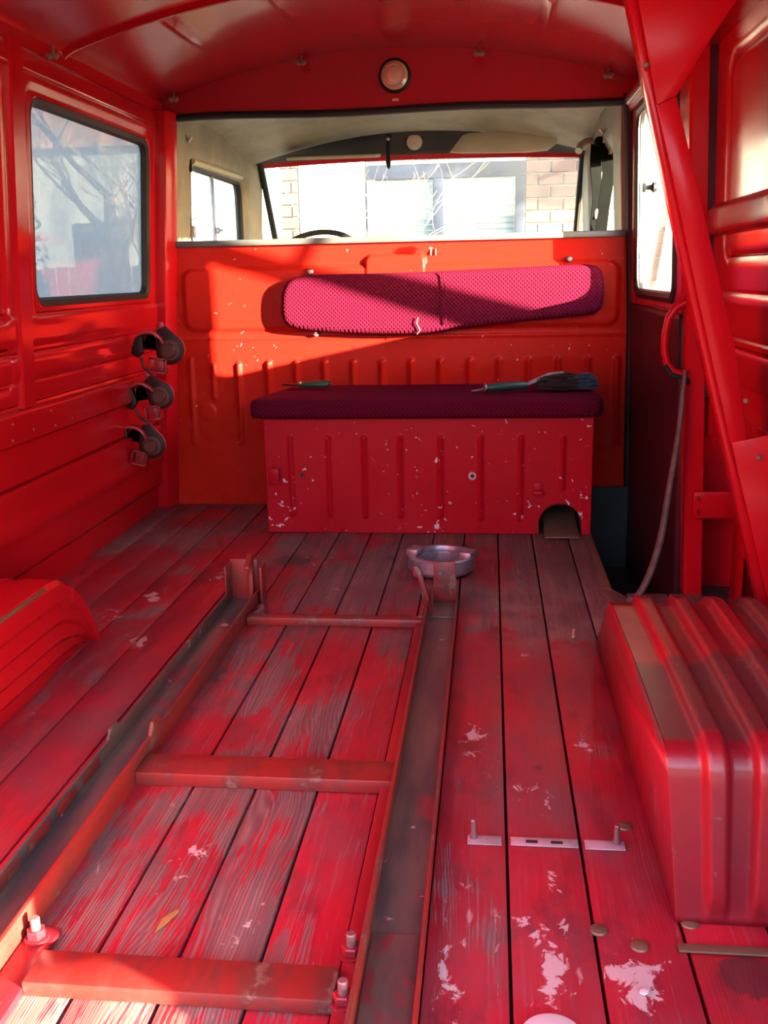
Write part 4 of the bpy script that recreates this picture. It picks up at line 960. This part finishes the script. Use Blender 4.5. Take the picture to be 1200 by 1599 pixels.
# pale house further back on the left
hs = thing('pale_house', 'pale rendered house behind the fence, left of the brick wall', 'house', (-9, 19, GZ))
MB().box(-13, -5.5, 18, 24, GZ, 3.2).build('wall', 'render_grey', hs)
b = MB(); b.prism([(-13.4, 3.2), (-5.1, 3.2), (-9.2, 5.6)], 17.7, 24.3, 'y'); b.build('roof', 'roof_tile', hs)
for x in (-11.6, -9.6, -7.4):
    o = MB().box(x, x+1.0, 17.96, 18.02, .6, 1.9, .01).build('window', 'frame_grey', hs); MB().box(x+.08, x+.92, 17.94, 17.965, .68, 1.82).build('pane', 'glass', o)
def bush(name, c, rx, ry, rz, lab, seed, ls=1.0, n=2600):
    rn = random.Random(seed); t_ = thing(name, lab, 'bush', (c[0], c[1], GZ)); b = MB()
    for k in range(n):
        a = rn.uniform(0, 2*PI); q = math.acos(rn.uniform(-1, 1)); r = rn.uniform(.75, 1.0)+.12*math.sin(5*a)*math.sin(4*q)
        p = Vector((c[0]+rx*r*math.cos(a)*math.sin(q), c[1]+ry*r*math.sin(a)*math.sin(q), max(GZ+.03, c[2]+rz*r*math.cos(q))))
        u = Vector((rn.uniform(-1, 1), rn.uniform(-1, 1), rn.uniform(-1, 1))).normalized(); v = u.orthogonal().normalized(); s = rn.uniform(.03, .07)*ls
        b._add([p-u*s, p+v*s*.5, p+u*s, p-v*s*.5], [(0, 1, 2, 3)])
    o = b.build('foliage', 'evergreen', t_, 180, False); o['kind'] = 'stuff'
    b = MB(); 
    for k in range(5):
        a = k*1.26; b.tube([(c[0], c[1], GZ), (c[0]+rx*.3*math.cos(a), c[1]+ry*.3*math.sin(a), c[2]), (c[0]+rx*.6*math.cos(a), c[1]+ry*.6*math.sin(a), c[2]+rz*.5)], [.04, .03, .01], 6)
    b.build('stems', 'bark', t_)
bush('evergreen_bush', (-7.6, 14.2, 1.6), 1.3, 1.0, 2.1, 'tall dark evergreen behind the fence', 5)
bush('evergreen_bush', (3.1, 8.3, .3), .5, .4, .9, 'low evergreen bush at the house wall, right of the van', 9)
bush('added_shade_tree', (7.0, 6.35, 4.0), .8, .95, 1.35, 'unseen round crowned evergreen tree, added to shade the house wall', 21, 1.8, 5200)  # out of view, added to shade part of the house wall
# unseen garage row added behind the van to block low sky and dim reflections
gg = thing('added_garage_row', 'unseen low brick garage row, added behind the van to block low sky', 'garage', (-3, -12, GZ))
MB().box(-13, 7, -15, -12, GZ, 2.3).build('wall', 'brick', gg)
MB().box(-13.3, 7.3, -15.3, -11.7, 2.3, 2.5, .02).build('roof', 'asphalt', gg)
for k in range(6):
    d = MB().box(-12.2+k*3.15, -9.8+k*3.15, -12.02, -11.96, GZ+.02, 1.7, .01).build('door', 'fence_wood', gg)
    MB().box(-11.1+k*3.15, -10.9+k*3.15, -11.96, -11.92, .3, .36, .008).build('handle', 'steel', d)
